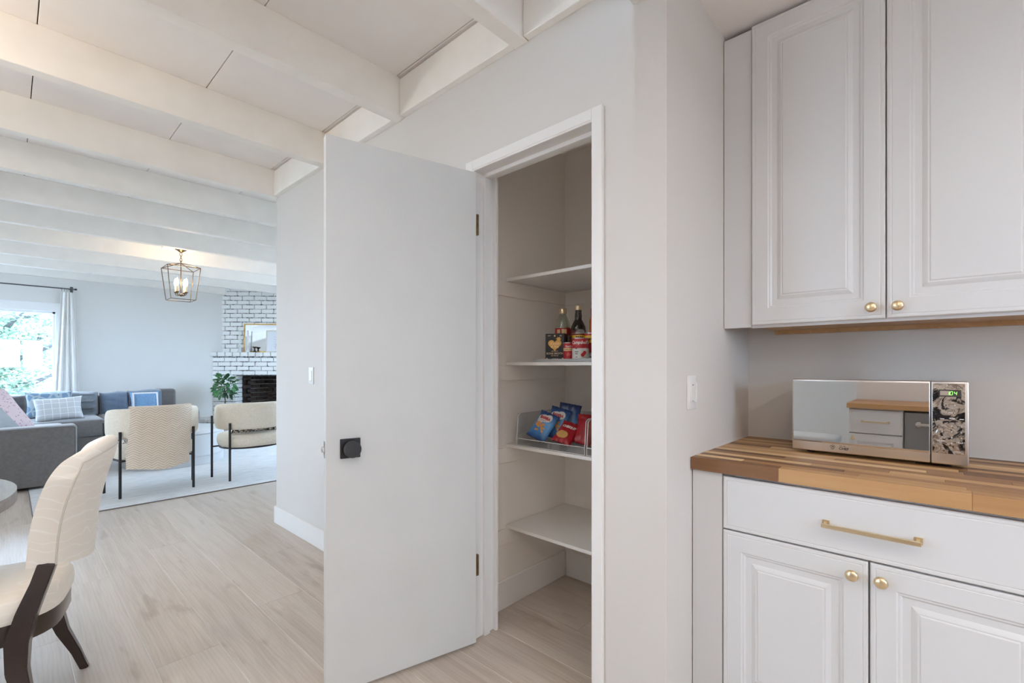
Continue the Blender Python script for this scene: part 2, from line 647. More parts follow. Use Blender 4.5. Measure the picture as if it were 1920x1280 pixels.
obj('pane', boxes((-1.165, WX1 - .02, YF + .046, YF + .050, WZ0 + .03, WZ1 - .02)), M_GLASS, win)
# window beside the dining table
M_WW = MATS['window_white']
pd = struct('window_5', boxes((XL - .09, XL + .01, LY0 - .05, LY0 + .04, LZS, LZ1), (XL - .09, XL + .01, LY1 - .04, LY1 + .05, LZS, LZ1), (XL - .09, XL + .01, LY0, LY1, LZ1 - .04, LZ1 + .05),
                              (XL - .09, XL + .03, LY0, LY1, LZS - .05, LZS + .04), b=.003), M_WW)
obj('pane', boxes((XL - .064, XL - .060, LY0 + .03, LY1 - .03, LZS + .03, LZ1 - .03)), M_GLASS, pd)
w2 = struct('window_2', boxes((XL - .09, XL + .01, LY2 - .05, LY2 + .04, LZ2, LZ1), (XL - .09, XL + .01, LY3 - .04, LY3 + .05, LZ2, LZ1), (XL - .09, XL + .01, LY2, LY3, LZ1 - .04, LZ1 + .05),
                              (XL - .09, XL + .03, LY2, LY3, LZ2 - .05, LZ2 + .04), b=.003), M_WW)
obj('pane', boxes((XL - .064, XL - .060, LY2 + .03, LY3 - .03, LZ2 + .03, LZ1 - .03)), M_GLASS, w2)

w4 = struct('added_fill_window_right', boxes((XRW - .01, XRW + .08, RY0 - .05, RY0 + .04, RZ0, RZ1), (XRW - .01, XRW + .08, RY1 - .04, RY1 + .05, RZ0, RZ1), (XRW - .01, XRW + .08, RY0, RY1, RZ1 - .04, RZ1 + .05),  # unseen window, added to throw daylight on the far wall
                              (XRW - .03, XRW + .08, RY0, RY1, RZ0 - .05, RZ0 + .04), (XRW + .02, XRW + .08, 6.27, 6.33, RZ0, RZ1), b=.003), M_WW)
obj('pane', boxes((XRW + .05, XRW + .054, RY0 + .03, 6.28, RZ0 + .03, RZ1 - .03)), M_GLASS, w4)
obj('pane', boxes((XRW + .05, XRW + .054, 6.32, RY1 - .03, RZ0 + .03, RZ1 - .03)), M_GLASS, w4)
w3 = struct('added_fill_window_near', boxes((NX0 - .06, NX0, YN - .06, YN + .015, NZ0 - .06, NZ1 + .06), (NX1, NX1 + .06, YN - .06, YN + .015, NZ0 - .06, NZ1 + .06), (NX0, NX1, YN - .06, YN + .015, NZ1, NZ1 + .06),  # unseen window added behind the camera as soft fill
                              (NX0, NX1, YN - .06, YN + .03, NZ0 - .06, NZ0), (.27, .33, YN - .06, YN - .01, NZ0, NZ1), b=.003), M_WW)
obj('pane', boxes((NX0, .28, YN - .045, YN - .041, NZ0, NZ1)), M_GLASS, w3)
obj('pane', boxes((.32, NX1, YN - .045, YN - .041, NZ0, NZ1)), M_GLASS, w3)

# ---- recessed ceiling lights
M_LED = emit('led_disc', (1.0, 0.93, 0.84), 9.0)


def downlight(x, y, z, label, power=CAN_POWER):
    t = thing('recessed_light', label, 'ceiling light', (x, y, z), 0, 'recessed lights in the kitchen ceiling')
    bm = bmesh.new()
    add_lathe(bm, [(.058, 0.0), (.060, -.006), (.082, -.004), (.085, 0.0)], 28, cap=False)
    obj('trim_ring', bm, M_WHITEPL, t, 40)
    bm = bmesh.new()
    add_lathe(bm, [(0, -.0015), (.058, -.0015)], 28, cap=False)
    obj('lens', bm, M_LED, t)
    ld = bpy.data.lights.new('lamp', 'AREA')
    ld.shape = 'DISK'
    ld.size = .12
    ld.energy = power
    ld.color = CAN_COLOR
    ld.spread = R(165)
    lo = bpy.data.objects.new('lamp', ld)
    COL.objects.link(lo)
    lo.parent = t
    lo.location = (0, 0, -.012)


for (x, y, s_) in ((1.30, -.75, 'above the microwave counter'), (.22, -.35, 'between the two counters'), (.22, -1.75, 'at the near end of the kitchen aisle'),
                   (1.45, -1.75, 'above the near end of the wall cabinets'), (-.95, -.35, 'above the sink side counter'), (-.95, -1.75, 'above the dishwasher side counter')):
    downlight(x, y, ZK, 'round white recessed ceiling light ' + s_, CAN_POWER * (.22 if x > 1 else {(.22, -.35): .45, (.22, -1.75): 2.3, (-.95, -1.75): 1.7, (-.95, -.35): 1.1}[(x, y)]))
for (x, y, s_) in ((-.30, .98, 'beside the kitchen header'), (-.75, 1.70, 'near the pantry door'), (-2.2, 2.48, 'over the dining table'), (-.75, 4.12, 'between dining table and sofa')):  # unseen lights added between the beams to brighten the dining end
    t = downlight(x, y, ZD, 'round white fill light added between ceiling beams ' + s_, CAN_POWER * (.35 if y < 1 else .8))

# ================================================================ KITCHEN RUN
def panel_rings(w, h, th, rail_s=.055, rail_t=.06, rail_b=.06, raised=True):
    """Raised-panel door: local x width, z height, front at y=0 (towards -y), back at y=th."""
    bm = bmesh.new()
    prof = [((0, 0, 0), th), ((0, 0, 0), .003), ((.003, .003, .003), 0.0)]
    prof += [((.010, .010, .010), 0.0), ((.012, .012, .012), .0012), ((.014, .014, .014), 0.0)]
    if raised:
        s = (rail_s, rail_t, rail_b)
        for d, y in ((0, 0), (.004, .0035), (.008, .0035), (.013, .008), (.030, .0085), (.034, .006), (.043, .0025), (.047, .0035), (.050, .0015)):
            prof.append(((s[0] + d, s[1] + d, s[2] + d), y))
    rings = []
    for (a, t, b), y in prof:
        rings.append([bm.verts.new(p) for p in ((a, y, b), (w - a, y, b), (w - a, y, h - t), (a, y, h - t))])
    for p, q in zip(rings[:-1], rings[1:]):
        for k in range(4):
            bm.faces.new((p[k], p[(k + 1) % 4], q[(k + 1) % 4], q[k]))
    bm.faces.new(rings[-1])
    bm.faces.new(list(reversed(rings[0])))
    return bm


def knob_bm():
    bm = bmesh.new()
    add_lathe(bm, [(.0075, 0), (.0065, .004), (.0055, .012), (.009, .016), (.0145, .019), (.0160, .023), (.0150, .027), (.010, .0305), (0, .032)], 28, Matrix.Rotation(PI / 2, 4, 'X'))
    return bm


def handle_bm(L):
    bm = boxes((-L / 2 - .012, -L / 2 + .006, -.006, 0, -.009, .009), (L / 2 - .006, L / 2 + .012, -.006, 0, -.009, .009), b=.001)
    add_box(bm, -L / 2 - .007, -L / 2 + .001, -.030, 0, -.005, .005, b=.001)
    add_box(bm, L / 2 - .001, L / 2 + .007, -.030, 0, -.005, .005, b=.001)
    add_box(bm, -L / 2 - .010, L / 2 + .010, -.037, -.027, -.0055, .0055, b=.0012)
    return bm


# local x runs along -Y of the room, local -y is towards the room (-X)
def run(loc, name, label):
    return thing(name, label, 'cabinet', loc, -PI / 2)


# ---- base cabinet (origin at its front left foot)
bc = run((1.602, .637, 0), 'base_cabinet', 'white base cabinet with one wide drawer over two raised panel doors')
WL = 1.30
obj('carcass', boxes((0.012, WL, .024, .63, .10, .853), (0.012, WL, .075, .63, .0, .10)), M_CAB, bc)
obj('filler_strip', boxes((0.000, .098, .004, .024, .0, .853), b=.001), M_CAB, bc)
dw = obj('drawer_front', panel_rings(.768, .171, .02, raised=False), M_CAB, bc, 25, (.102, 0, .675))
obj('handle', handle_bm(.195), M_GOLD, dw, 30, (.386, 0, .0815))
dA = obj('cabinet_door', panel_rings(.382, .560, .02), M_CAB, bc, 20, (.102, 0, .110))
obj('knob', knob_bm(), M_GOLD, dA, 60, (.348, 0, .521))
dB = obj('cabinet_door', panel_rings(.382, .560, .02), M_CAB, bc, 20, (.4885, 0, .110))
obj('knob', knob_bm(), M_GOLD, dB, 60, (.025, 0, .521))
d2 = obj('drawer_front', panel_rings(.40, .171, .02, raised=False), M_CAB, bc, 25, (.874, 0, .675))
d3 = obj('cabinet_door', panel_rings(.40, .560, .02), M_CAB, bc, 20, (.874, 0, .110))

# ---- wall cabinet
uc = run((1.912, .637, 1.352), 'wall_cabinet', 'tall white wall cabinet with two raised panel doors and brass knobs')
UH = 2.50 - 1.352
M_PLY = wood('birch_ply', [(0.3, (0.42, 0.24, 0.11)), (0.7, (0.55, 0.34, 0.17))], 3, tone=.1)
obj('carcass', boxes((.10, WL, .024, .325, .010, UH), b=.001), M_CAB, uc)
obj('bottom_panel', boxes((.112, WL - .01, .034, .325, .004, .010)), M_PLY, uc)
obj('bottom_rail', boxes((.10, WL, .022, .036, .001, .03), (.112, WL, .285, .31, -.012, .006)), M_PLY, uc)
obj('face_rail', boxes((.10, WL, .0185, .0245, 0, .05)), M_CAB, uc)
obj('filler_strip', boxes((-.001, .099, .010, .030, .003, UH - .012), b=.001), M_CAB, uc)
dA = obj('cabinet_door', panel_rings(.3965, UH - .018, .02), M_CAB, uc, 20, (.102, 0, .010))
obj('knob', knob_bm(), M_GOLD, dA, 60, (.362, 0, .036))
dB = obj('cabinet_door', panel_rings(.3965, UH - .018, .02), M_CAB, uc, 20, (.5025, 0, .010))
obj('knob', knob_bm(), M_GOLD, dB, 60, (.028, 0, .036))
dC = obj('cabinet_door', panel_rings(.3965, UH - .018, .02), M_CAB, uc, 20, (.9035, 0, .010))

# ---- butcher block counter of separate staves
ct = thing('countertop', 'butcher block counter of mixed brown staves under the microwave', 'countertop', (1.591, .638, .856))
M_STAVE = wood('acacia_stave', [(0.22, (0.085, 0.038, 0.016)), (0.38, (0.24, 0.115, 0.048)), (0.52, (0.42, 0.225, 0.095)), (0.66, (0.57, 0.35, 0.165)), (0.80, (0.70, 0.49, 0.26))], 3.0, rough=0.42, tone=0.80, bump=.05, by_color=True)
rows = [.040] + [.0375] * 16
xx = 0.0
rs = random.Random(5)
for ri, w in enumerate(rows):
    if xx + w > .649:
        w = .649 - xx
    if w < .006:
        break
    y = 0.0
    n = 0
    while y > -1.30 + .01:
        l = rs.choice([.22, .31, .42, .55, .68])
        if n == 0:
            l = [.268, .15, .42, .33, .52, .24, .6, .37, .45][ri % 9]
        l = min(l, 1.30 + y)
        o = obj('stave', boxes((xx + .0001, xx + w - .0001, y - l + .0001, y - .0001, .0, .0415), b=.0012), M_STAVE, ct)
        tn = {(0, 0): .30, (0, 1): .62, (0, 2): .55, (1, 0): .97, (1, 1): .50, (1, 2): .62, (2, 0): .28, (2, 1): .48}.get((ri, n), rs.choice([.25, .42, .5, .6, .72, .85, .98]))
        o.color = (tn, tn, tn, 1)
        y -= l
        n += 1
    xx += w
# white caulk line against the two walls
bm = boxes((-.002, .649, .0, .003, .038, .0425), (.645, .650, -1.30, .0, .038, .0425))
obj('caulk_line', bm, plain('caulk', (.72, .70, .67), .6), ct)

# ---- microwave
MWX, MWY, MWZ = 1.94, .406, .8979
mw = thing('microwave', 'mirror-front steel countertop microwave with green clock digits', 'microwave', (MWX, MWY, MWZ), -PI / 2)
# local x along the front (0 left .. .461 right), y depth away from the room, z up
MW, MH, MD = .461, .2535, .27
Z0 = .0105
obj('case', boxes((.006, MW - .004, .022, MD, Z0 + .004, MH + Z0 - .006), b=.006, seg=2), plain('case_grey', (.30, .30, .305), .35, metal=.8), mw, 40)
for fx in (.05, .41):
    for fy in (.05, .22):
        bm = bmesh.new()
        add_lathe(bm, [(.012, 0), (.013, Z0 + .006)], 14, Matrix.Translation((fx, fy, 0)))
        obj('foot', bm, M_BLACK, mw, 40)
M_FRAME = plain('satin_aluminium', (.74, .74, .74), .28, metal=1.0)
mm_, nt_, b_ = new_mat('mirror_glass')
b_.inputs['Base Color'].default_value = (.60, .59, .58, 1)
b_.inputs['Metallic'].default_value = 1.0
b_.inputs['Roughness'].default_value = .015
v_ = coords(nt_, (6, 6, 6))
n_ = nd(nt_, 'ShaderNodeTexNoise', i_Scale=1.0, i_Detail=1.0)
nt_.links.new(v_, n_.inputs['Vector'])
bp_ = nd(nt_, 'ShaderNodeBump', i_Strength=.02, i_Distance=.003)
nt_.links.new(n_.outputs['Fac'], bp_.inputs['Height'])
nt_.links.new(bp_.outputs['Normal'], b_.inputs['Normal'])
M_MIRROR = mm_
SPX = .3755
mdoor = obj('oven_door', boxes((0, SPX - .0008, 0, .022, Z0, Z0 + MH), b=.004, seg=3), M_FRAME, mw, 40)
obj('mirror_window', boxes((.0045, SPX - .003, -.0009, .002, Z0 + .0315, Z0 + MH - .007), b=.0004), M_MIRROR, mdoor)
bm = text_bm('CHEF', .0115, .0003, bold=.0003)
bm_map(bm, lambda c: (.1545 + c.x, -.0006 - c.z, Z0 + .0165 + c.y))
obj('lettering', bm, plain('ink_black', (.03, .03, .03), .5), mdoor)
bm = bmesh.new()
cx_, cz_ = .1225, Z0 + .0185
for (dx, dz, r_) in ((-.0035, .0035, .0036), (.0005, .0048, .0038), (.0042, .003, .0034)):
    pts = [(cx_ + dx + r_ * math.cos(t * PI / 8), -.0006, cz_ + dz + r_ * math.sin(t * PI / 8)) for t in range(16)]
    add_tube(bm, pts, .0005, 5, closed=True)
for a, b2 in (((-.005, .001), (-.003, -.006)), ((.005, .001), (.003, -.006)), ((-.003, -.006), (.003, -.006)), ((-.0036, -.004), (.0036, -.004))):
    add_tube(bm, [(cx_ + a[0], -.0006, cz_ + a[1]), (cx_ + b2[0], -.0006, cz_ + b2[1])], .0005, 5)
obj('chef_hat_logo', bm, MATS['ink_black'], mdoor)
bm = line_bm(9, .0034)
bm_map(bm, lambda c: (.151 + c.x, -.0006 - c.z, Z0 + .0252 + c.y))
obj('lettering', bm, MATS['ink_black'], mdoor)
pn = obj('control_panel', boxes((SPX + .0008, MW, 0, .024, Z0, Z0 + MH), b=.004, seg=3), M_FRAME, mw, 40)
# wrinkled protective film over dark mirror glass
fm, nt_, b_ = new_mat('crinkled_film')
v_ = coords(nt_, (1, 1, 1))
n1 = nd(nt_, 'ShaderNodeTexNoise', i_Scale=22.0, i_Detail=6.0, i_Roughness=.65, i_Distortion=1.2)
nt_.links.new(v_, n1.inputs['Vector'])
r1 = ramp(nt_, n1.outputs['Fac'], [(.40, (.03, .03, .035)), (.47, (.05, .05, .055)), (.50, (.52, .47, .42)), (.60, (.60, .55, .50)), (.63, (.16, .12, .09)), (.68, (.55, .5, .46))])
r1.color_ramp.interpolation = 'LINEAR'
nt_.links.new(r1.outputs['Color'], b_.inputs['Base Color'])
b_.inputs['Metallic'].default_value = .9
b_.inputs['Roughness'].default_value = .10
n2 = nd(nt_, 'ShaderNodeTexNoise', i_Scale=45.0, i_Detail=5.0, i_Distortion=1.0)
nt_.links.new(v_, n2.inputs['Vector'])
bp_ = nd(nt_, 'ShaderNodeBump', i_Strength=.45, i_Distance=.006)
nt_.links.new(n2.outputs['Fac'], bp_.inputs['Height'])
nt_.links.new(bp_.outputs['Normal'], b_.inputs['Normal'])
obj('panel_glass', boxes((SPX + .004, MW - .009, -.0009, .002, Z0 + .0335, Z0 + MH - .007), b=.0004), fm, pn)
obj('display_window', boxes((SPX + .018, SPX + .068, -.0016, .0, Z0 + .207, Z0 + .228), b=.0006), plain('display_frame', (.09, .085, .085), .2, metal=.5), pn)
obj('display_glass', boxes((SPX + .0215, SPX + .043, -.0019, -.001, Z0 + .2105, Z0 + .2245)), M_MIRROR, pn)
M_DIG = emit('green_digits', (.25, 1.0, .12), 3.0)
SEG = {'1': 'bc', '0': 'abcdef', '4': 'fgbc'}


def seg_digit(bm, ch, x, z, w, h, y):
    t = h * .10
    S = {'a': ((0, h), (w, h)), 'b': ((w, h), (w, h / 2)), 'c': ((w, h / 2), (w, 0)), 'd': ((0, 0), (w, 0)), 'e': ((0, h / 2), (0, 0)), 'f': ((0, h), (0, h / 2)), 'g': ((0, h / 2), (w, h / 2))}
    for sgm in SEG[ch]:
        (ax, az), (bx, bz) = S[sgm]
        sh = lambda zz: zz * .12
        L = t * .6
        d = Vector((bx - ax, 0, bz - az)).normalized() * L
        add_tube(bm, [(x + ax + sh(az) + d.x, y, z + az + d.z), (x + bx + sh(bz) - d.x, y, z + bz - d.z)], t * .55, 4)


bm = bmesh.new()
for ch, dx in (('1', .036), ('0', .0435), ('4', .0525)):
    seg_digit(bm, ch, SPX + dx, Z0 + .2125, .0052, .0105, -.0022)
obj('clock_digits', bm, M_DIG, pn)
M_INKW = plain('ink_white', (.75, .75, .75), .5)
lab = []
bm = bmesh.new()
for s_, x_, z_, sz in [(str(3 * r + c + 1), .026 + c * .0215, .118 - r * .0175, .0075) for r in range(3) for c in range(3)] + [('0', .0475, .0665, .0075)] + \
        [('STOP', .0235, .0715, .0068), ('START', .067, .069, .0068), (4, .026, .139, .0045), (5, .048, .141, .0045), (4, .069, .140, .0045), (6, .0475, .158, .0045)]:
    t = line_bm(s_, sz) if isinstance(s_, int) else text_bm(s_, sz, .0002)
    bm_map(t, lambda c: (SPX + x_ + c.x, -.0013 - c.z, Z0 + z_ + c.y))
    merge(bm, t)
obj('key_lettering', bm, M_INKW, pn)
bm = bmesh.new()
for rr in range(3):
    for cc in range(3):
        bmesh.ops.create_icosphere(bm, subdivisions=1, radius=.0011, matrix=Matrix.Translation((SPX + .0125 + cc * .0062, -.0002, Z0 + .0165 + rr * .0045)))
obj('braille_dots', bm, M_FRAME, pn, 60)

# ---- light switches
def light_switch(loc, rotz, label, slider):
    t = thing('light_switch', label, 'light switch', loc, rotz)
    # local: plate in XZ plane, facing -y
    obj('wall_plate', boxes((-.036, .036, -.006, 0, -.058, .058), b=.0025, seg=2), M_WHITEPL, t, 40)
    p = obj('rocker', boxes((-.0165, .0165, -.010, -.004, -.034, .034), b=.002), M_WHITEPL, t, 40)
    if slider:
        obj('rocker_slot', boxes((-.011, .004, -.0106, -.0095, .024, .027)), plain('slot_grey', (.25, .25, .26), .5), p)
        obj('rocker_slot', boxes((-.010, .002, -.0106, -.0095, -.030, -.028)), MATS['slot_grey'], p)
        obj('slide_bar', boxes((.020, .027, -.012, -.005, -.034, .034), b=.001), M_WHITEPL, t)
    return t


# plate on the return wall faces -Y; plate on the pantry wall faces -X
light_switch((1.595, YR, 1.118), 0, 'white dimmer switch on the wall beside the counter', True)
light_switch((XP, 3.165, 1.140), -PI / 2, 'white light switch half hidden beyond the open door', False)

# ================================================================ PANTRY
SHZ = [1.647, 1.226, .816, .411]
NAMES = ['top', 'second', 'third', 'lowest']
SH_LAB = ['empty top pantry shelf of painted board', 'painted pantry shelf holding cans and bottles', 'painted pantry shelf holding the clear snack bins', 'empty lowest pantry shelf above the floor']
M_SHELF = plain('shelf_paint', (.74, .72, .69), .5, bump=.03)
for z, lb in zip(SHZ, SH_LAB):
    t = thing('pantry_shelf', lb, 'shelf', (1.70, .757, z - .016), 0, 'shelves in the pantry')
    obj('board', boxes((0, .498, 0, .859, 0, .016), b=.0012), M_SHELF, t)
    obj('cleat', boxes((-.165, .486, .847, .860, -.074, -.001), b=.001), M_WALL_P, t)
    obj('cleat', boxes((.486, .499, .002, .847, -.074, -.001), b=.001), M_WALL_P, t)
    obj('cleat', boxes((-.165, .486, .0, .012, -.074, -.001), b=.001), M_WALL_P, t)

S2 = 1.226
tray = thing('shelf_riser', 'flat pale grey tray under the canned goods', 'tray', (1.735, .80, S2))
bm = boxes((0, .40, 0, .665, 0, .010), b=.004, seg=2)
obj('tray_base', bm, plain('grey_tray', (.42, .43, .43), .5), tray)
bm = boxes((0, .006, 0, .665, .008, .015), (.394, .40, 0, .665, .008, .015), (0, .40, 0, .006, .008, .015), (0, .40, .659, .665, .008, .015), b=.002)
obj('tray_rim', bm, MATS['grey_tray'], tray)
ST = S2 + .010


def facing(px):
    """Rotation that turns local -Y towards the camera side."""
    return px


# black carton
bx = thing('broth_carton', 'black carton with a golden rooster heart and BONE BROTH print', 'carton', (1.815, 1.385, ST), R(-72))
# local: front face towards -y
W_, D_, H_ = .096, .052, .128
obj('carton_body', boxes((-W_ / 2, W_ / 2, -D_ / 2, D_ / 2, 0, H_), b=.001), plain('carton_black', (.018, .018, .02), .45), bx)
M_GOLDINK = plain('gold_ink', (.72, .38, .08), .45)
M_CREAMINK = plain('cream_ink', (.75, .55, .34), .5)


def flat_front(bm, yo):
    return bm_map(bm, lambda c: (c.x, yo - .0005 - c.z, c.y))


# rooster-like heart built from a filled outline
bm = bmesh.new()
hp = []
for k in range(40):
    t = 2 * PI * k / 40
    hx = 16 * math.sin(t) ** 3
    hy = 13 * math.cos(t) - 5 * math.cos(2 * t) - 2 * math.cos(3 * t) - math.cos(4 * t)
    hp.append(bm.verts.new((hx * .0021, hy * .0019 + .074, 0)))
bm.faces.new(hp)
cr = [bm.verts.new((x, y, 0)) for x, y in ((.010, .090), (.012, .100), (.004, .102), (.014, .106), (.013, .112), (.020, .108), (.026, .112), (.027, .105), (.034, .101), (.028, .098), (.030, .088))]
bm.faces.new(cr)
flat_front(bm, -D_ / 2)
obj('rooster_heart', bm, M_GOLDINK, bx)
bm = bmesh.new()
for s_, x_, y_, z_, sh in (('Kettle', 0, .080, .019, .3), ('& Fire', 0, .064, .016, .3)):
    t = text_bm(s_, z_, .0002, shear=sh, bold=.0003)
    bm_map(t, lambda c: (c.x + x_, c.y + y_, c.z))
    merge(bm, t)
bm_map(bm, lambda c: (c.x, -D_ / 2 - .0012 - c.z, c.y))
obj('script_lettering', bm, plain('pale_script', (.85, .62, .34), .5), bx)
bm = bmesh.new()
for s_, x_, y_, z_ in (('BONE BROTH', 0, .0315, .0135), (12, 0, .0435, .005), (13, 0, .0215, .005), (14, .002, .007, .0040), (5, -.028, .118, .0052), (4, .030, .117, .0052)):
    t = line_bm(s_, z_) if isinstance(s_, int) else text_bm(s_, z_, .0002)
    bm_map(t, lambda c: (c.x + x_, c.y + y_, c.z))
    merge(bm, t)
for x_, y_, r_ in ((0, .117, .0042), (-.040, .007, .0036), (.040, .007, .0040)):
    bmesh.ops.create_circle(bm, cap_ends=True, radius=r_, segments=16, matrix=Matrix.Translation((x_, y_, 0)))
flat_front(bm, -D_ / 2)
obj('front_lettering', bm, M_CREAMINK, bx)
bm = bmesh.new()
t = line_bm(10, .010)
bm_map(t, lambda c: (W_ / 2 + .0005, -c.y * 1.0, .060 + c.x))
merge(bm, t)
obj('side_lettering', bm, plain('grey_ink', (.35, .33, .32), .5), bx)


def wrap(bm, r, zc, ang=0.0):
    """Bend flat lettering (x,y) round a cylinder of radius r; middle faces -Y turned by ang."""
    def fn(c):
        a = c.x / r + ang - PI / 2
        rr = r + .0006 + c.z
        return (rr * math.cos(a), rr * math.sin(a), zc + c.y)
    return bm_map(bm, fn)


def subdiv(bm, n=1):
    bmesh.ops.triangulate(bm, faces=bm.faces[:])
    bmesh.ops.subdivide_edges(bm, edges=bm.edges[:], cuts=n)
    return bm


def band(r, z0, z1, n=32):
    bm = bmesh.new()
    add_lathe(bm, [(r, z0), (r, z1)], n, cap=False)
    return bm


M_TIN = plain('tin_plate', (.55, .53, .50), .3, metal=1.0)
M_RED = plain('label_red', (.42, .018, .022), .4)
M_DKRED = plain('label_maroon', (.16, .012, .018), .4)
M_YEL = plain('label_yellow', (.72, .42, .03), .4)
M_WHT = plain('label_white', (.62, .60, .57), .45)
M_CREAM = plain('label_cream', (.70, .50, .26), .45)


def can(name, label, loc, r, h, bands, rot=0.0, grp='cans on the pantry shelf'):
    t = thing(name, label, 'can', loc, rot, grp)
    bm = bmesh.new()
    add_lathe(bm, [(r * .93, 0), (r + .0008, .001), (r + .0008, .004), (r - .0008, .006), (r - .0008, h - .006), (r + .0008, h - .004), (r + .0008, h - .001), (r * .95, h), (r * .93, h - .003), (0, h - .003)], 32)
    obj('tin', bm, M_TIN, t, 35)
    for z0, z1, m in bands:
        obj('label_band', band(r, z0, z1), m, t, 60)
    return t


CAMROT = R(-56)
c1 = can('tomato_can', 'small red can with a cream stripe beside the black carton', (1.790, 1.294, ST), .0255, .082, [(.005, .042, M_RED), (.042, .056, M_CREAM), (.056, .077, M_RED)], CAMROT)
bm = subdiv(text_bm("Hunt's", .013, .0002, bold=.0003))
obj('lettering', wrap(bm, .0255, .063), M_WHT, c1)
bm = subdiv(text_bm('Tomato Paste', .0075, .0002))
obj('lettering', wrap(bm, .0255, .049), M_DKRED, c1)
bm = bmesh.new()
for k in range(9):
    a = k * 2.39996
    rr = .0025 * math.sqrt(k)
    bmesh.ops.create_circle(bm, cap_ends=True, radius=.0028, segments=12, matrix=Matrix.Translation((rr * math.cos(a) * 1.4, rr * math.sin(a), 0)))
obj('tomato_print', wrap(bm, .0255, .026), plain('tomato_ink', (.68, .12, .10), .4), c1)

c2 = can('soup_can', 'red and white soup can with white script and a bean picture', (1.782, 1.222, ST), .0385, .1, [(.005, .052, M_WHT), (.052, .095, M_RED)], CAMROT)
bm = subdiv(text_bm("Campbell's", .021, .0002, shear=.35, bold=.0004))
obj('lettering', wrap(bm, .0385, .078, -.1), plain('script_white', (.8, .78, .75), .4), c2)
bm = bmesh.new()
for dx, dz, r_ in ((.010, .020, .0085), (.019, .030, .0085), (.015, .025, .0075)):
    bmesh.ops.create_circle(bm, cap_ends=True, radius=r_, segments=20, matrix=Matrix.Translation((dx, dz, 0)))
obj('bean_print', wrap(subdiv(bm), .0385, .002), plain('bean_ink', (.50, .02, .02), .35), c2)
bm = bmesh.new()
for s_, y_, z_ in ((5, .036, .0065), (4, .027, .0065), (3, .012, .005)):
    t = line_bm(s_, z_)
    bm_map(t, lambda c: (c.x - .019, c.y + y_, c.z))
    merge(bm, t)
obj('lettering', wrap(subdiv(bm), .0385, 0), MATS['ink_black'], c2)
bm = bmesh.new()
bmesh.ops.create_circle(bm, cap_ends=True, radius=.006, segments=18, matrix=Matrix.Translation((-.020, .054, 0)))
obj('seal', wrap(subdiv(bm), .0388, 0), plain('seal_red', (.25, .03, .03), .4), c2)

c3 = can('bean_can', 'tall maroon can with a yellow banner behind the soup can', (1.872, 1.290, ST), .0375, .130, [(.005, .098, M_RED), (.098, .119, M_YEL), (.119, .125, M_DKRED)], CAMROT)
bm = subdiv(line_bm(4, .017))
obj('lettering', wrap(bm, .0375, .1085), plain('dark_brown_ink', (.10, .04, .02), .5), c3)
c4 = can('chili_can', 'red can with a yellow banner next to the soup can', (1.856, 1.206, ST + .028), .036, .098, [(.005, .050, M_RED), (.050, .085, M_YEL), (.085, .094, M_RED)], CAMROT)
bm = subdiv(line_bm(4, .016))
obj('lettering', wrap(bm, .036, .068), MATS['dark_brown_ink'], c4)
c5 = can('short_can', 'short white can under the red and yellow can', (1.856, 1.206, ST), .034, .0277, [(.003, .025, M_WHT)], CAMROT)
bm = subdiv(line_bm(4, .012))
obj('lettering', wrap(bm, .034, .014), MATS['ink_black'], c5)

# clear glass bottle with gold cap
M_CLEAR = glass('bottle_glass', (.80, .86, .78), .02, .80)
gb = thing('oil_bottle', 'clear glass bottle with gold cap and red label', 'bottle', (1.94, 1.440, ST), CAMROT)
bm = bmesh.new()
add_lathe(bm, [(.036, 0), (.040, .004), (.040, .165), (.038, .180), (.030, .205), (.020, .228), (.0165, .238), (.0165, .246)], 32)
obj('glass_body', bm, M_CLEAR, gb, 60)
bm = bmesh.new()
add_lathe(bm, [(.037, .004), (.037, .168), (0, .168)], 28)
obj('contents', bm, plain('pale_oil', (.36, .38, .24), .2), gb, 50)
bm = bmesh.new()
add_lathe(bm, [(.0205, .240), (.0215, .243), (.0215, .264), (.0195, .267), (0, .267)], 28)
obj('cap', bm, M_GOLD, gb, 40)
obj('label_band', band(.0408, .128, .164), M_RED, gb, 60)
obj('label_band', band(.0412, .120, .128), plain('gold_stripe', (.6, .45, .2), .35, metal=.6), gb, 60)
bm = bmesh.new()
add_box(bm, -.004, .022, .131, .158, 0, .0003)
add_box(bm, -.030, -.012, .138, .157, 0, .0003)
obj('label_print', wrap(subdiv(bm, 2), .0410, 0), M_CREAM, gb)
# dark bottle
db = thing('wine_bottle', 'dark glass bottle with gold cap and grey label', 'bottle', (1.952, 1.352, ST), CAMROT)
M_DKGL = plain('dark_glass', (.016, .012, .008), .08, coat=.6)
bm = bmesh.new()
add_lathe(bm, [(.034, 0), (.0385, .004), (.0385, .150), (.036, .168), (.026, .190), (.0175, .205), (.0185, .222), (.0165, .240), (.0165, .262)], 32)
obj('glass_body', bm, M_DKGL, db, 60)
bm = bmesh.new()
add_lathe(bm, [(.0170, .252), (.0178, .255), (.0178, .272), (.016, .274), (0, .274)], 28)
obj('cap', bm, M_GOLD, db, 40)
obj('label_band', band(.0390, .06, .148), M_DKRED, db, 60)
bm = bmesh.new()
bmesh.ops.create_circle(bm, cap_ends=True, radius=.026, segments=24, matrix=Matrix.Translation((.012, .135, 0)) @ Matrix.Diagonal((1, .72, 1, 1)))
obj('label_print', wrap(subdiv(bm, 1), .0393, 0), plain('label_grey', (.33, .31, .30), .5), db)
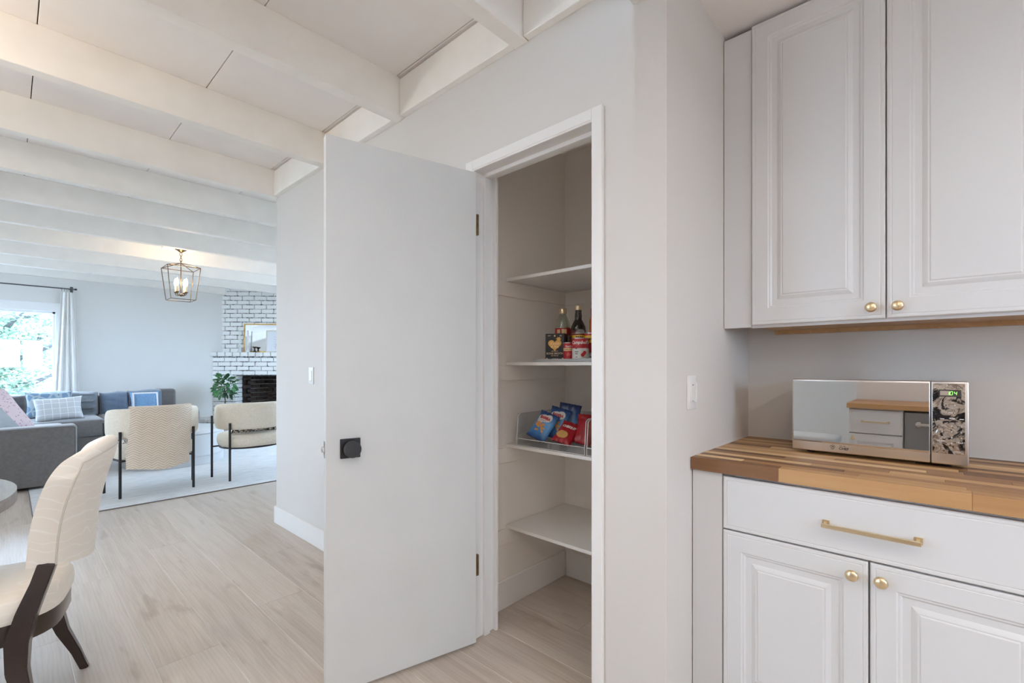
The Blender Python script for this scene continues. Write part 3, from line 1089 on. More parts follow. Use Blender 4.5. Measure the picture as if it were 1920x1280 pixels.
# small jar tucked behind
jar = thing('spice_jar', 'small jar with maroon and grey label behind the carton', 'jar', (1.885, 1.365, ST), CAMROT)
bm = bmesh.new()
add_lathe(bm, [(.022, 0), (.024, .003), (.024, .095), (.022, .1), (.022, .116), (0, .118)], 24)
obj('jar_body', bm, plain('jar_dark', (.10, .04, .035), .25), jar, 40)
obj('label_band', band(.0244, .03, .062), plain('label_grey2', (.40, .38, .36), .5), jar, 60)
obj('label_band', band(.0244, .062, .092), M_DKRED, jar, 60)
# tall orange tube with a red cap
tb = thing('sauce_bottle', 'slim orange bottle with a tall red cap by the door frame', 'bottle', (1.93, 1.238, ST), CAMROT)
bm = bmesh.new()
add_lathe(bm, [(.026, 0), (.028, .004), (.028, .19), (.024, .206)], 28)
obj('bottle_body', bm, plain('orange_plastic', (.55, .10, .012), .35), tb, 50)
bm = bmesh.new()
add_lathe(bm, [(.0225, .200), (.0225, .248), (.016, .258), (0, .260)], 28)
obj('cap', bm, plain('red_plastic', (.45, .015, .02), .35), tb, 40)

# ---------------- clear bins and snack bags on the third shelf
S3 = .816
M_ACR = glass('acrylic', (.93, .94, .95), .04, .88)
M_ACRE = plain('acrylic_edge', (.62, .62, .62), .12, spec=.8)


def bin_(loc, w, d, h, label):
    t = thing('storage_bin', label, 'bin', loc, 0, 'clear bins on the pantry shelf')
    th = .003
    obj('bin_floor', boxes((0, d, 0, w, 0, th)), M_ACR, t)
    obj('bin_side', boxes((0.01, d, 0, th, th, h)), M_ACR, t)
    obj('bin_side', boxes((0.01, d, w - th, w, th, h)), M_ACR, t)
    obj('bin_side', boxes((d - th, d, th, w - th, th, h)), M_ACR, t)
    obj('front_lip', boxes((0, th, 0, w, th, .035)), M_ACR, t)
    bm = bmesh.new()
    z1 = h
    for yy in (th / 2, w - th / 2):
        add_tube(bm, [(d, yy, z1), (.03, yy, z1), (.012, yy, z1 - .012), (.004, yy, .05), (.001, yy, .036)], .0022, 6)
    add_tube(bm, [(.001, th / 2, .036), (.001, w - th / 2, .036)], .0022, 6)
    add_tube(bm, [(.001, th / 2, .003), (.001, w - th / 2, .003)], .002, 6)
    add_tube(bm, [(d, th / 2, z1), (d, w - th / 2, z1)], .0022, 6)
    add_tube(bm, [(.001, th / 2, .003), (.001, th / 2, .036)], .002, 6)
    add_tube(bm, [(.001, w - th / 2, .003), (.001, w - th / 2, .036)], .002, 6)
    obj('rim', bm, M_ACRE, t, 60)
    return t


bin_((1.706, 1.148, S3), .402, .32, .158, 'clear plastic bin full of blue and red snack bags')
bin_((1.706, .800, S3), .34, .32, .158, 'clear plastic bin of tan packets at the door frame')


def bag_h(u, v, d):
    """Half thickness of a filled bag at u,v in -1..1."""
    e = max(0.0, (1 - abs(u) ** 3)) ** .5 * max(0.0, 1 - abs(v) ** 4) ** .6
    return d * e + .0012 * math.sin(9 * u + 5 * v) * e + .0018 * math.sin(23 * u) * (abs(v) ** 3)


def bag(name, label, loc, rot, w, h, d, mat, prints, grp):
    """prints: list of (bm_in_xy, material); bag lies in local XZ facing -Y, centre of the bottom edge at origin."""
    t = thing(name, label, 'snack bag', loc, 0, grp)
    t.rotation_euler = rot
    bm = bmesh.new()
    nu, nv = 18, 26
    def P(u, v, s):
        uu = 2 * u - 1
        vv = 2 * v - 1
        hh = bag_h(uu, vv * .985, d)
        wv = 1 - .05 * (1 - vv * vv)
        return (uu * w / 2 * wv, -s * hh + .003 * math.sin(14 * uu) * abs(vv) ** 6, (vv + 1) * h / 2)
    g1 = add_grid(bm, lambda u, v: P(u, v, 1), nu, nv)
    g2 = add_grid(bm, lambda u, v: P(u, v, -1), nu, nv)
    bmesh.ops.remove_doubles(bm, verts=bm.verts[:], dist=.0004)
    o = obj('pouch', bm, mat, t, 60)
    def onto(c):
        uu = max(-1, min(1, c.x / (w / 2)))
        vv = max(-1, min(1, c.y / (h / 2)))
        wv = 1 - .05 * (1 - vv * vv)
        return (c.x * wv, -bag_h(uu, vv * .985, d) - .0012 - c.z - .003 * math.sin(14 * uu) * abs(vv) ** 6 * 0, h / 2 + c.y)
    for nm, pb, m in prints:
        subdiv(pb, 1)
        obj(nm, bm_map(pb, onto), m, t, 60)
    return t


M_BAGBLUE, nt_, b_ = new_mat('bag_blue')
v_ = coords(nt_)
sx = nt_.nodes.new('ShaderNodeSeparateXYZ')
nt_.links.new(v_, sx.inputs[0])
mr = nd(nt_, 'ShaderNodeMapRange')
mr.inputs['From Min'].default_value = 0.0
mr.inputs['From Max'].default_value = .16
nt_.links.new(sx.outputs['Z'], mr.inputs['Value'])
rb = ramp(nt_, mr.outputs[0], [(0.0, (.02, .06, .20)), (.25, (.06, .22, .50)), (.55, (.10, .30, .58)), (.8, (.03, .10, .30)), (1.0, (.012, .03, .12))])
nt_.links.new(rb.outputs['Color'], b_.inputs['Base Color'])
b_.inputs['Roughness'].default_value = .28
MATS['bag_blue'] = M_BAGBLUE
M_BAGRED = plain('bag_red', (.34, .008, .018), .28, var=.15, vscale=25)
M_INKRED = plain('ink_red', (.42, .02, .03), .4)
M_PEANUT = plain('puff_orange', (.62, .28, .07), .5)
M_CRACK = plain('cracker_tan', (.55, .30, .09), .5)


def oval(cx, cy, rx, ry, n=28, rot=0.0):
    bm = bmesh.new()
    bmesh.ops.create_circle(bm, cap_ends=True, radius=1, segments=n, matrix=Matrix.Translation((cx, cy, 0)) @ Matrix.Rotation(rot, 4, 'Z') @ Matrix.Diagonal((rx, ry, 1, 1)))
    return bm


def bamba_prints(s=1.0):
    lp = oval(-.006, .034, .036, .020)
    merge(lp, oval(.014, .040, .022, .021))
    merge(lp, oval(-.022, .018, .018, .014))
    bmesh.ops.triangulate(lp, faces=lp.faces[:])
    tx = text_bm('BAMBA', .0205, .0001, bold=.0012)
    bm_map(tx, lambda c: (c.x * .92 - .003, c.y + .036, c.z + .0006))
    sm = line_bm(11, .005)
    bm_map(sm, lambda c: (c.x - .003, c.y + .022, c.z + .0006))
    pf = bmesh.new()
    rr = random.Random(3)
    for k in range(13):
        merge(pf, oval(rr.uniform(-.030, .026), rr.uniform(-.036, .004), .012, .0055, 14, rr.uniform(-.9, .4)))
    for vi, v in enumerate(pf.verts):
        v.co.z = .0004 + .00012 * (vi // 14)
    return [('label_print', lp, M_WHT), ('puff_print', pf, M_PEANUT), ('lettering', tx, M_INKRED), ('lettering', sm, M_INKRED)]


def cheez_prints():
    tx = text_bm('CHEEZ-IT', .018, .0001, bold=.0010, shear=.12)
    bm_map(tx, lambda c: (c.x * .95, c.y + .026, c.z + .0004))
    ck = oval(-.012, -.024, .030, .022)
    return [('lettering', tx, plain('ink_cheez', (.72, .70, .66), .4)), ('cracker_print', ck, M_CRACK)]


GB, GR = 'blue snack bags in the clear bin', 'red snack bags in the clear bin'
ZF = S3 + .004
YAW = R(-70)
def rot_(tilt, yaw, roll=0.0):
    return (Matrix.Rotation(yaw, 4, 'Z') @ Matrix.Rotation(-tilt, 4, 'X') @ Matrix.Rotation(roll, 4, 'Y')).to_euler()

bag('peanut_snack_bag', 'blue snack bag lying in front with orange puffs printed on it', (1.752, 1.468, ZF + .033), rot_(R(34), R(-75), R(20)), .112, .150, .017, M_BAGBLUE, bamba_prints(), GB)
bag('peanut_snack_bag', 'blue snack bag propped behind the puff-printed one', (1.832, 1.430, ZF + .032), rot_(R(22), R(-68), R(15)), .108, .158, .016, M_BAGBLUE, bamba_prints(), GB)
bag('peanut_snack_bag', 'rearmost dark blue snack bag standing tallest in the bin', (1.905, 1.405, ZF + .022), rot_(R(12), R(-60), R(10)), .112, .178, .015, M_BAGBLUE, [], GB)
bag('cracker_snack_bag', 'red cracker bag lying in front with a cracker picture', (1.756, 1.318, ZF + .028), rot_(R(48), R(-62), R(22)), .098, .132, .014, M_BAGRED, cheez_prints(), GR)
bag('cracker_snack_bag', 'red cracker bag wedged under the front one', (1.815, 1.245, ZF + .024), rot_(R(32), R(-66), R(14)), .094, .128, .012, M_BAGRED, [], GR)
bag('cracker_snack_bag', 'red cracker bag standing at the back of the bin', (1.898, 1.268, ZF + .013), rot_(R(18), R(-64), R(4)), .112, .142, .013, M_BAGRED, cheez_prints(), GR)
M_TAN = plain('packet_tan', (.42, .25, .15), .4, var=.35, vscale=30)
bag('tan_packet', 'tan snack packet standing upright in the second bin', (1.80, 1.088, ZF + .012), rot_(R(10), R(-75)), .10, .135, .016, M_TAN, [], 'tan packets in the second bin')
bag('tan_packet', 'red brown packet behind the tan one in the second bin', (1.865, 1.082, ZF + .012), rot_(R(6), R(-70)), .10, .14, .014, plain('packet_red', (.30, .06, .05), .4, var=.3, vscale=30), [], 'tan packets in the second bin')

# ================================================================ DINING CORNER
M_ESP = plain('espresso_wood', (.030, .017, .013), .28, bump=.04, bscale=30, coat=.3, var=.2, vscale=10)
# cream upholstery with thin swirling lines
M_UPH, nt_, b_ = new_mat('cream_damask')
v_ = coords(nt_, (1, 1, 1))
wv = nd(nt_, 'ShaderNodeTexWave', wave_type='RINGS', rings_direction='SPHERICAL', i_Scale=9.0, i_Distortion=9.0, i_Detail=1.0)
wv.inputs['Detail Scale'].default_value = 1.2
nt_.links.new(v_, wv.inputs['Vector'])
rw = ramp(nt_, wv.outputs['Fac'], [(0.0, (.88, .84, .77)), (.05, (.84, .775, .685)), (.10, (.83, .765, .675))])
nt_.links.new(rw.outputs['Color'], b_.inputs['Base Color'])
b_.inputs['Roughness'].default_value = .55
b_.inputs['Sheen Weight'].default_value = .2
MATS['cream_damask'] = M_UPH

# local frame: faces +Y, back at -Y
dc = thing('dining_chair', 'cream upholstered dining chair with dark curved legs beside the round table', 'chair', (-.045, 2.318, 0), R(77))


def back_pt(u, v, side):
    """Chair back shell: u -1..1 across, v 0..1 up, side +1 front / -1 rear."""
    wid = .186 + .040 * v - .03 * max(0, v - .8) / .2
    x = u * wid
    curve = .060 * (u * u)                       # wraps forward at the sides
    lean = -.222 - .020 * v - .065 * v ** 2.5    # leans and rolls back at the top
    z = .572 + .345 * v + .035 * (1 - u * u) * v - .030 * (1 - v) * (1 - u * u)
    th = .042 * math.sqrt(max(.02, 1 - v ** 14)) * (1 - .18 * u ** 6)
    return Vector((x, lean + curve + side * th, z))


bm = bmesh.new()
nu, nv = 22, 24
vs_ = [1 - (1 - j / nv) ** 1.8 for j in range(nv + 1)]
F = [[bm.verts.new(back_pt(2 * i / nu - 1, v, 1)) for v in vs_] for i in range(nu + 1)]
B = [[bm.verts.new(back_pt(2 * i / nu - 1, v, -1)) for v in vs_] for i in range(nu + 1)]
for i in range(nu):
    for j in range(nv):
        bm.faces.new((F[i][j], F[i + 1][j], F[i + 1][j + 1], F[i][j + 1]))
        bm.faces.new((B[i][j], B[i][j + 1], B[i + 1][j + 1], B[i + 1][j]))
    bm.faces.new((F[i][0], B[i][0], B[i + 1][0], F[i + 1][0]))
    bm.faces.new((F[i][nv], F[i + 1][nv], B[i + 1][nv], B[i][nv]))
for j in range(nv):
    bm.faces.new((F[0][j], F[0][j + 1], B[0][j + 1], B[0][j]))
    bm.faces.new((F[nu][j], B[nu][j], B[nu][j + 1], F[nu][j + 1]))
bk = obj('backrest', bm, M_UPH, dc, 60)
bm = bmesh.new()
VE = .93
edge = [back_pt(-1, VE * j / 20, -1) for j in range(21)] + [back_pt(2 * i / 20 - 1, VE, -1) for i in range(1, 21)] + [back_pt(1, VE * (1 - j / 20), -1) for j in range(1, 21)]
add_tube(bm, [tuple(p) for p in edge], .0030, 6)
obj('piping', bm, plain('piping_cream', (.62, .57, .50), .6), bk, 60)
# seat cushion and apron (rounded at the rear)


def seat_outline(s, n=40):
    pts = []
    for k in range(n):
        a = 2 * PI * k / n
        ca, sa = math.cos(a), math.sin(a)
        e = .55
        x = (.225 if sa > 0 else .205) * s * math.copysign(abs(ca) ** e, ca)
        y = (.235 if sa > 0 else .20) * s * math.copysign(abs(sa) ** (e if sa > 0 else .75), sa)
        pts.append((x, y))
    return pts


def loft(bm, rings):
    R_ = [[bm.verts.new((x, y, z)) for x, y in pts] for pts, z in rings]
    n = len(R_[0])
    for a, b in zip(R_[:-1], R_[1:]):
        for k in range(n):
            bm.faces.new((a[k], a[(k + 1) % n], b[(k + 1) % n], b[k]))
    bm.faces.new(list(reversed(R_[0])))
    bm.faces.new(R_[-1])


bm = bmesh.new()
loft(bm, [(seat_outline(.985), .412), (seat_outline(1.0), .42), (seat_outline(1.01), .445), (seat_outline(.99), .468), (seat_outline(.93), .484), (seat_outline(.8), .493), (seat_outline(.4), .497)])
obj('seat', bm, M_UPH, dc, 60)
bm = bmesh.new()
loft(bm, [(seat_outline(.95), .345), (seat_outline(.965), .35), (seat_outline(.965), .41), (seat_outline(.95), .412)])
obj('apron', bm, M_ESP, dc, 40)
for sx_ in (-1, 1):
    bm = bmesh.new()
    pts = [(sx_ * .265, -.200, 0), (sx_ * .256, -.176, .08), (sx_ * .238, -.140, .18), (sx_ * .222, -.118, .28), (sx_ * .209, -.116, .36), (sx_ * .196, -.134, .44), (sx_ * .183, -.160, .52), (sx_ * .172, -.176, .578)]
    add_tube(bm, pts, [.016, .018, .023, .030, .034, .031, .027, .027], 4, ref=(0, 1, 0), aspect=1.15)
    bmesh.ops.bevel(bm, geom=[e for e in bm.edges if e.calc_length() > .04], offset=.004, segments=2, affect='EDGES')
    obj('rear_leg', bm, M_ESP, dc, 40)
    bm = bmesh.new()
    pts = [(sx_ * .212, .212, 0), (sx_ * .208, .205, .12), (sx_ * .205, .198, .26), (sx_ * .203, .195, .41)]
    add_tube(bm, pts, [.019, .024, .029, .032], 4, ref=(0, 1, 0))
    obj('front_leg', bm, M_ESP, dc, 40)

# round dining table
dt = thing('dining_table', 'round wooden dining table with weathered plank top', 'table', (-.628, 2.60, 0))
M_TAB = wood('weathered_top', [(.3, (.16, .12, .10)), (.55, (.27, .22, .19)), (.8, (.38, .33, .30))], 3.0, rough=.38, tone=.35, bump=.08)
TR = .652
nb = 9
for k in range(nb):
    xa, xb = -TR + 2 * TR * k / nb, -TR + 2 * TR * (k + 1) / nb
    bm = bmesh.new()
    ta, tb = math.acos(max(-1, min(1, (xa + .0006) / TR))), math.acos(max(-1, min(1, (xb - .0006) / TR)))
    xs = [TR * math.cos(ta + (tb - ta) * q / 12) for q in range(13)]
    up = [(x, math.sqrt(max(TR * TR - x * x, 1e-5))) for x in xs]
    loop = [(x, y) for x, y in up] + [(x, -y) for x, y in reversed(up)]
    lo = [bm.verts.new((x, y, .705)) for x, y in loop]
    hi = [bm.verts.new((x, y, .745)) for x, y in loop]
    n = len(loop)
    for q in range(n):
        bm.faces.new((lo[q], lo[(q + 1) % n], hi[(q + 1) % n], hi[q]))
    bm.faces.new(hi)
    bm.faces.new(list(reversed(lo)))
    obj('plank', bm, M_TAB, dt)
bm = bmesh.new()
add_lathe(bm, [(.30, 0), (.30, .03), (.12, .06), (.07, .14), (.09, .30), (.11, .42), (.07, .55), (.10, .62), (.32, .69), (.32, .705)], 28)
obj('pedestal', bm, M_ESP, dt, 40)

# ================================================================ LIVING ROOM
# ---- rug
rm, nt_, b_ = new_mat('rug_wool')
v_ = coords(nt_, (1.0, 9.0, 1))
n1 = nd(nt_, 'ShaderNodeTexNoise', i_Scale=5.0, i_Detail=6.0, i_Roughness=.7)
nt_.links.new(v_, n1.inputs['Vector'])
r1 = ramp(nt_, n1.outputs['Fac'], [(.34, (.44, .45, .47)), (.5, (.60, .60, .60)), (.66, (.68, .67, .65))])
nt_.links.new(r1.outputs['Color'], b_.inputs['Base Color'])
b_.inputs['Roughness'].default_value = .95
n2 = nd(nt_, 'ShaderNodeTexNoise', i_Scale=120.0, i_Detail=2.0)
nt_.links.new(coords(nt_), n2.inputs['Vector'])
bp_ = nd(nt_, 'ShaderNodeBump', i_Strength=.3, i_Distance=.004)
nt_.links.new(n2.outputs['Fac'], bp_.inputs['Height'])
nt_.links.new(bp_.outputs['Normal'], b_.inputs['Normal'])
rug = thing('area_rug', 'pale streaked area rug under the living room seating', 'rug', (.13, 5.125, 0))
obj('pile', boxes((0.006, 2.62, .006, 3.17, 0.0, .010), b=.003), rm, rug)
obj('binding', boxes((0, 2.626, 0, .007, 0, .0095), (0, .007, 0, 3.17, 0, .0095), b=.002), plain('rug_binding', (.16, .14, .13), .9), rug)
RZ = .010

# ---- accent chairs (face +Y, away from the kitchen)
M_BOUC = plain('boucle_cream', (.72, .645, .53), .95, bump=.8, bscale=170, var=.06, vscale=60, sheen=.3)


def accent_chair(loc, label):
    t = thing('accent_chair', label, 'chair', loc, 0, 'accent chairs on the rug')
    # curved backrest: band swept round the rear
    bm = bmesh.new()
    n, m = 34, 16
    rings = []
    for i_ in range(n + 1):
        a = -1 + 2 * i_ / n
        th = a * R(108)
        cx, cy = .325 * math.sin(th), -.26 * math.cos(th)
        nx, ny = math.sin(th) / .325, -math.cos(th) / .26
        ln = math.hypot(nx, ny)
        nx, ny = nx / ln, ny / ln
        e = (1 - abs(a) ** 10) ** .5 if abs(a) < 1 else 0
        e = max(e, .12)
        zc = .665 - .008 * a * a
        hh = (.142 - .012 * a * a) * (.35 + .65 * e)
        tt = .043 * e
        ring = []
        for k in range(m):
            p = 2 * PI * k / m
            cp, sp = math.cos(p), math.sin(p)
            ox = tt * math.copysign(abs(cp) ** .6, cp)
            oz = hh * math.copysign(abs(sp) ** .55, sp)
            ring.append(bm.verts.new((cx + nx * ox, cy + ny * ox, zc + oz)))
        rings.append(ring)
    for p, q in zip(rings[:-1], rings[1:]):
        for k in range(m):
            bm.faces.new((p[k], p[(k + 1) % m], q[(k + 1) % m], q[k]))
    bm.faces.new(rings[0])
    bm.faces.new(list(reversed(rings[-1])))
    obj('backrest', bm, M_BOUC, t, 60)
    bm = bmesh.new()
    def so(s):
        pts = []
        for k in range(40):
            an = 2 * PI * k / 40
            ca, sa = math.cos(an), math.sin(an)
            pts.append((.315 * s * math.copysign(abs(ca) ** .7, ca), .02 + .29 * s * math.copysign(abs(sa) ** .7, sa)))
        return pts
    loft(bm, [(so(.90), .335), (so(.97), .345), (so(1.0), .38), (so(1.0), .42), (so(.97), .452), (so(.88), .468), (so(.5), .474)])
    obj('seat', bm, M_BOUC, t, 60)
    bm = bmesh.new()
    fr = [(.30 * math.cos(2 * PI * k / 32), .02 + .265 * math.sin(2 * PI * k / 32), .327) for k in range(32)]
    add_tube(bm, fr, .010, 8, closed=True)
    obj('seat_frame', bm, M_BLACK, t, 60)
    for sx_ in (-1, 1):
        bm = bmesh.new()
        add_tube(bm, [(sx_ * .28, -.215, 0), (sx_ * .28, -.215, .60)], .0115, 10)
        add_tube(bm, [(sx_ * .28, -.215, .327), (sx_ * .235, -.145, .327)], .008, 8)
        obj('leg', bm, M_BLACK, t, 40)
        bm = bmesh.new()
        add_tube(bm, [(sx_ * .352, .135, 0), (sx_ * .352, .135, .66)], .0115, 10)
        add_tube(bm, [(sx_ * .352, .135, .327), (sx_ * .24, .135, .327)], .008, 8)
        obj('leg', bm, M_BLACK, t, 40)
    return t


CH1 = (.965, 5.655, RZ)
CH2 = (1.845, 5.655, RZ)
accent_chair(CH1, 'cream boucle armchair with a knitted throw over its back')
accent_chair(CH2, 'cream boucle armchair with a black patterned pillow nearer the fireplace')

# knitted throw with a herringbone weave
hm, nt_, b_ = new_mat('herringbone_knit')
v_ = coords(nt_, (1, 1, 1), 'UV')
sp = nt_.nodes.new('ShaderNodeSeparateXYZ')
nt_.links.new(v_, sp.inputs[0])


def mth(op, a, b=None, c=None):
    n = nd(nt_, 'ShaderNodeMath', operation=op)
    for k, q in enumerate((a, b, c)):
        if q is None:
            continue
        if isinstance(q, (int, float)):
            n.inputs[k].default_value = q
        else:
            nt_.links.new(q, n.inputs[k])
    return n.outputs[0]


zig = mth('PINGPONG', mth('MULTIPLY', sp.outputs['X'], 11.0), 1.0)
st = mth('FRACT', mth('ADD', mth('MULTIPLY', sp.outputs['Y'], 22.0), mth('MULTIPLY', zig, 1.3)))
gap = mth('MULTIPLY', mth('SMOOTH_MIN', mth('MULTIPLY', st, 5.0), mth('MULTIPLY', mth('SUBTRACT', 1.0, st), 5.0), .4), 1.0)
gp2 = mth('MINIMUM', gap, 1.0)
rk = ramp(nt_, gp2, [(0.0, (.42, .33, .24)), (.55, (.68, .57, .45)), (1.0, (.74, .63, .51))])
nt_.links.new(rk.outputs['Color'], b_.inputs['Base Color'])
b_.inputs['Roughness'].default_value = .95
bp_ = nd(nt_, 'ShaderNodeBump', i_Strength=.7, i_Distance=.006)
nt_.links.new(gp2, bp_.inputs['Height'])
nt_.links.new(bp_.outputs['Normal'], b_.inputs['Normal'])
ofs = .0095
bm = bmesh.new()
def throw_pt(u, v):
    """u across, v from the inside front over the top and down the rear."""
    x = -.225 + .475 * u + .015 * math.sin(v * 5)
    xc = max(-.30, min(.30, x))
    c = math.sqrt(max(0.05, 1 - (xc / .325) ** 2))
    yo = -.26 * c            # centre line of the band here
    L = v * .86
    t1, t2 = .16, .30        # inside drop, then over the top
    top = .665 + .142 + ofs
    if L < t1:
        y = yo + .043 + ofs
        z = top - (t1 - L) - .006
    elif L < t2:
        a = (L - t1) / (t2 - t1) * PI
        y = yo + (.043 + ofs) * math.cos(a)
        z = top - .006 + .010 * math.sin(a)
    else:
        y = yo - .043 - ofs - .012 * math.sin(min(1, (L - t2) / .3) * 1.3) - .006 * math.sin(x * 26) * min(1, (L - t2) / .25)
        z = top - .006 - (L - t2) + .012 * math.sin(7 * u + 1) * (v ** 6)
    return (x, y, z)
solid_sheet(bm, throw_pt, 26, 44, .010)
uvl = bm.loops.layers.uv.new('UVMap')
bm.verts.ensure_lookup_table()
nvv = 45 * 2
for f_ in bm.faces:
    for lp in f_.loops:
        idx = lp.vert.index if lp.vert.index >= 0 else 0
bm.verts.index_update()
for f_ in bm.faces:
    for lp in f_.loops:
        q = lp.vert.index // 2
        lp[uvl].uv = ((q // 45) / 26, (q % 45) / 44 * 1.8)
throw = tag(obj('throw_blanket', bm, hm, None, 60, CH1), 'beige herringbone knit throw hanging over an armchair back', 'blanket')

# ---- pillows
def pillow_bm(w, h, d, nx=18, ny=16, pinch=.10):
    bm = bmesh.new()
    def P(u, v, s):
        a, b = 2 * u - 1, 2 * v - 1
        e = (max(0, 1 - a ** 4) * max(0, 1 - b ** 4)) ** .55
        sx_ = 1 - pinch * (1 - b * b)
        sy_ = 1 - pinch * (1 - a * a)
        return (a * w / 2 * sy_ ** 0 * sx_, s * d / 2 * e, b * h / 2 * sy_)
    add_grid(bm, lambda u, v: P(u, v, 1), nx, ny)
    add_grid(bm, lambda u, v: P(u, v, -1), nx, ny)
    bmesh.ops.remove_doubles(bm, verts=bm.verts[:], dist=.0005)
    return bm


def pillow(name, label, loc, rot, w, h, d, mat, piping=None, grp='cushions on the sofa'):
    t = thing(name, label, 'pillow', loc, 0, grp)
    t.rotation_euler = rot
    o = obj('cover', pillow_bm(w, h, d), mat, t, 80)
    if piping:
        bm = bmesh.new()
        pts = []
        N = 12
        for k in range(N):
            a = -1 + 2 * k / N
            pts.append((a * w / 2, 0, -h / 2 * (1 - .10 * (1 - a * a))))
        for k in range(N):
            b = -1 + 2 * k / N
            pts.append((w / 2 * (1 - .10 * (1 - b * b)), 0, b * h / 2))
        for k in range(N):
            a = 1 - 2 * k / N
            pts.append((a * w / 2, 0, h / 2 * (1 - .10 * (1 - a * a))))
        for k in range(N):
            b = 1 - 2 * k / N
            pts.append((-w / 2 * (1 - .10 * (1 - b * b)), 0, b * h / 2))
        add_tube(bm, pts, .005, 6, closed=True)
        obj('edging', bm, piping, t, 60)
    return t, o


def pattern_mat(name, base, ink, scale, kind='voronoi', thr=.25, rough=.9, dist=0.0):
    m, nt, b = new_mat(name)
    v = coords(nt)
    if kind == 'voronoi':
        n = nd(nt, 'ShaderNodeTexVoronoi', feature='F1', i_Scale=scale)
        nt.links.new(v, n.inputs['Vector'])
        r_ = ramp(nt, n.outputs['Distance'], [(thr, ink), (thr + .06, base)])
    elif kind == 'noise':
        n = nd(nt, 'ShaderNodeTexNoise', i_Scale=scale, i_Detail=2.0, i_Distortion=dist)
        nt.links.new(v, n.inputs['Vector'])
        r_ = ramp(nt, n.outputs['Fac'], [(thr - .02, base), (thr + .02, ink)])
    elif kind == 'edge':
        n = nd(nt, 'ShaderNodeTexVoronoi', feature='DISTANCE_TO_EDGE', i_Scale=scale)
        nt.links.new(v, n.inputs['Vector'])
        r_ = ramp(nt, n.outputs['Distance'], [(thr, ink), (thr + .03, base)])
    elif kind == 'plaid':
        n = nd(nt, 'ShaderNodeTexBrick', i_Scale=scale)
        n.offset = 0.0
        n.inputs['Mortar Size'].default_value = .022
        n.inputs['Color1'].default_value = (*base, 1)
        n.inputs['Color2'].default_value = (*base, 1)
        n.inputs['Mortar'].default_value = (*ink, 1)
        n.inputs['Brick Width'].default_value = .5
        n.inputs['Row Height'].default_value = .5
        sw = nt.nodes.new('ShaderNodeSeparateXYZ')
        cb = nt.nodes.new('ShaderNodeCombineXYZ')
        nt.links.new(v, sw.inputs[0])
        nt.links.new(sw.outputs['X'], cb.inputs['X'])
        nt.links.new(sw.outputs['Z'], cb.inputs['Y'])
        nt.links.new(cb.outputs[0], n.inputs['Vector'])
        r_ = None
    nt.links.new(r_.outputs['Color'] if r_ else n.outputs['Color'], b.inputs['Base Color'])
    b.inputs['Roughness'].default_value = rough
    MATS[name] = m
    return m


M_BLKPAT = pattern_mat('black_leaf_print', (.62, .55, .45), (.025, .022, .02), 26, 'noise', .50, dist=2.5)
pillow('lumbar_pillow', 'black and cream patterned lumbar pillow on the armchair nearer the fireplace', (CH2[0] + .03, CH2[1] - .125, RZ + .474 + .082), (R(12), 0, 0), .56, .17, .12, M_BLKPAT, grp='patterned lumbar pillows')
pillow('lumbar_pillow', 'black and cream patterned lumbar pillow behind the knitted throw', (CH1[0] - .03, CH1[1] - .10, RZ + .474 + .080), (R(12), 0, 0), .44, .16, .11, M_BLKPAT, grp='patterned lumbar pillows')

# ---- coffee table
M_WHTAB = plain('white_lacquer', (.56, .57, .58), .3, bump=.02)
ctb = thing('coffee_table', 'round white drum coffee table on the rug', 'table', (1.425, 7.08, RZ))
bm = bmesh.new()
add_lathe(bm, [(.515, .0), (.52, .002), (.52, .365), (.515, .37)], 56)
obj('drum', bm, M_WHTAB, ctb, 40)
bm = bmesh.new()
add_lathe(bm, [(.53, .37), (.535, .374), (.535, .408), (.53, .412)], 56)
obj('table_top', bm, M_WHTAB, ctb, 40)
bm = bmesh.new()
add_lathe(bm, [(.525, .100), (.528, .103), (.528, .110), (.525, .113)], 56, cap=False)
obj('lower_band', bm, M_WHTAB, ctb, 40)

# ---- sectional sofa
M_SOFA = plain('sofa_grey', (.135, .125, .12), .95, bump=.3, bscale=110, var=.10, vscale=40, sheen=.5)
sf = thing('sectional_sofa', 'charcoal grey L-shaped sectional sofa below the window', 'sofa', (0, 8.0, 0))
def sbox(*s, b=.03):
    return boxes((s[0], s[1], s[2] - 8.0, s[3] - 8.0, s[4], s[5]), b=b, seg=3)
FZ = RZ + .002
obj('arm', sbox(-1.15, .477, 6.44, 6.66, FZ + .02, .612, b=.028), M_SOFA, sf, 40)
bm = bmesh.new()
pp = [(-1.12, 6.445 - 8, .04), (-1.12, 6.445 - 8, .604), (.445, 6.445 - 8, .604), (.468, 6.445 - 8, .585), (.470, 6.445 - 8, .04)]
add_tube(bm, pp, .006, 6)
obj('arm_piping', bm, plain('sofa_piping', (.24, .25, .27), .9), sf, 60)
obj('base', sbox(-1.15, .42, 6.64, 9.46, .06, .29), M_SOFA, sf, 40)
obj('base', sbox(.40, 1.80, 8.13, 9.46, .06, .29), M_SOFA, sf, 40)
obj('seat_cushion', sbox(-.95, .47, 6.66, 8.09, .285, .50, b=.05), M_SOFA, sf, 40)
obj('seat_cushion', sbox(-.95, .884, 8.10, 9.2, .285, .505, b=.05), M_SOFA, sf, 40)
obj('seat_cushion', sbox(.892, 1.66, 8.10, 9.2, .285, .50, b=.05), M_SOFA, sf, 40)
obj('back_frame', sbox(-1.20, -.95, 6.62, 9.48, .06, .74), M_SOFA, sf, 40)
obj('back_frame', sbox(-1.2, 1.70, 9.22, 9.48, .06, .76), M_SOFA, sf, 40)
obj('arm', sbox(1.66, 1.95, 8.12, 9.46, .06, .575, b=.06), M_SOFA, sf, 40)
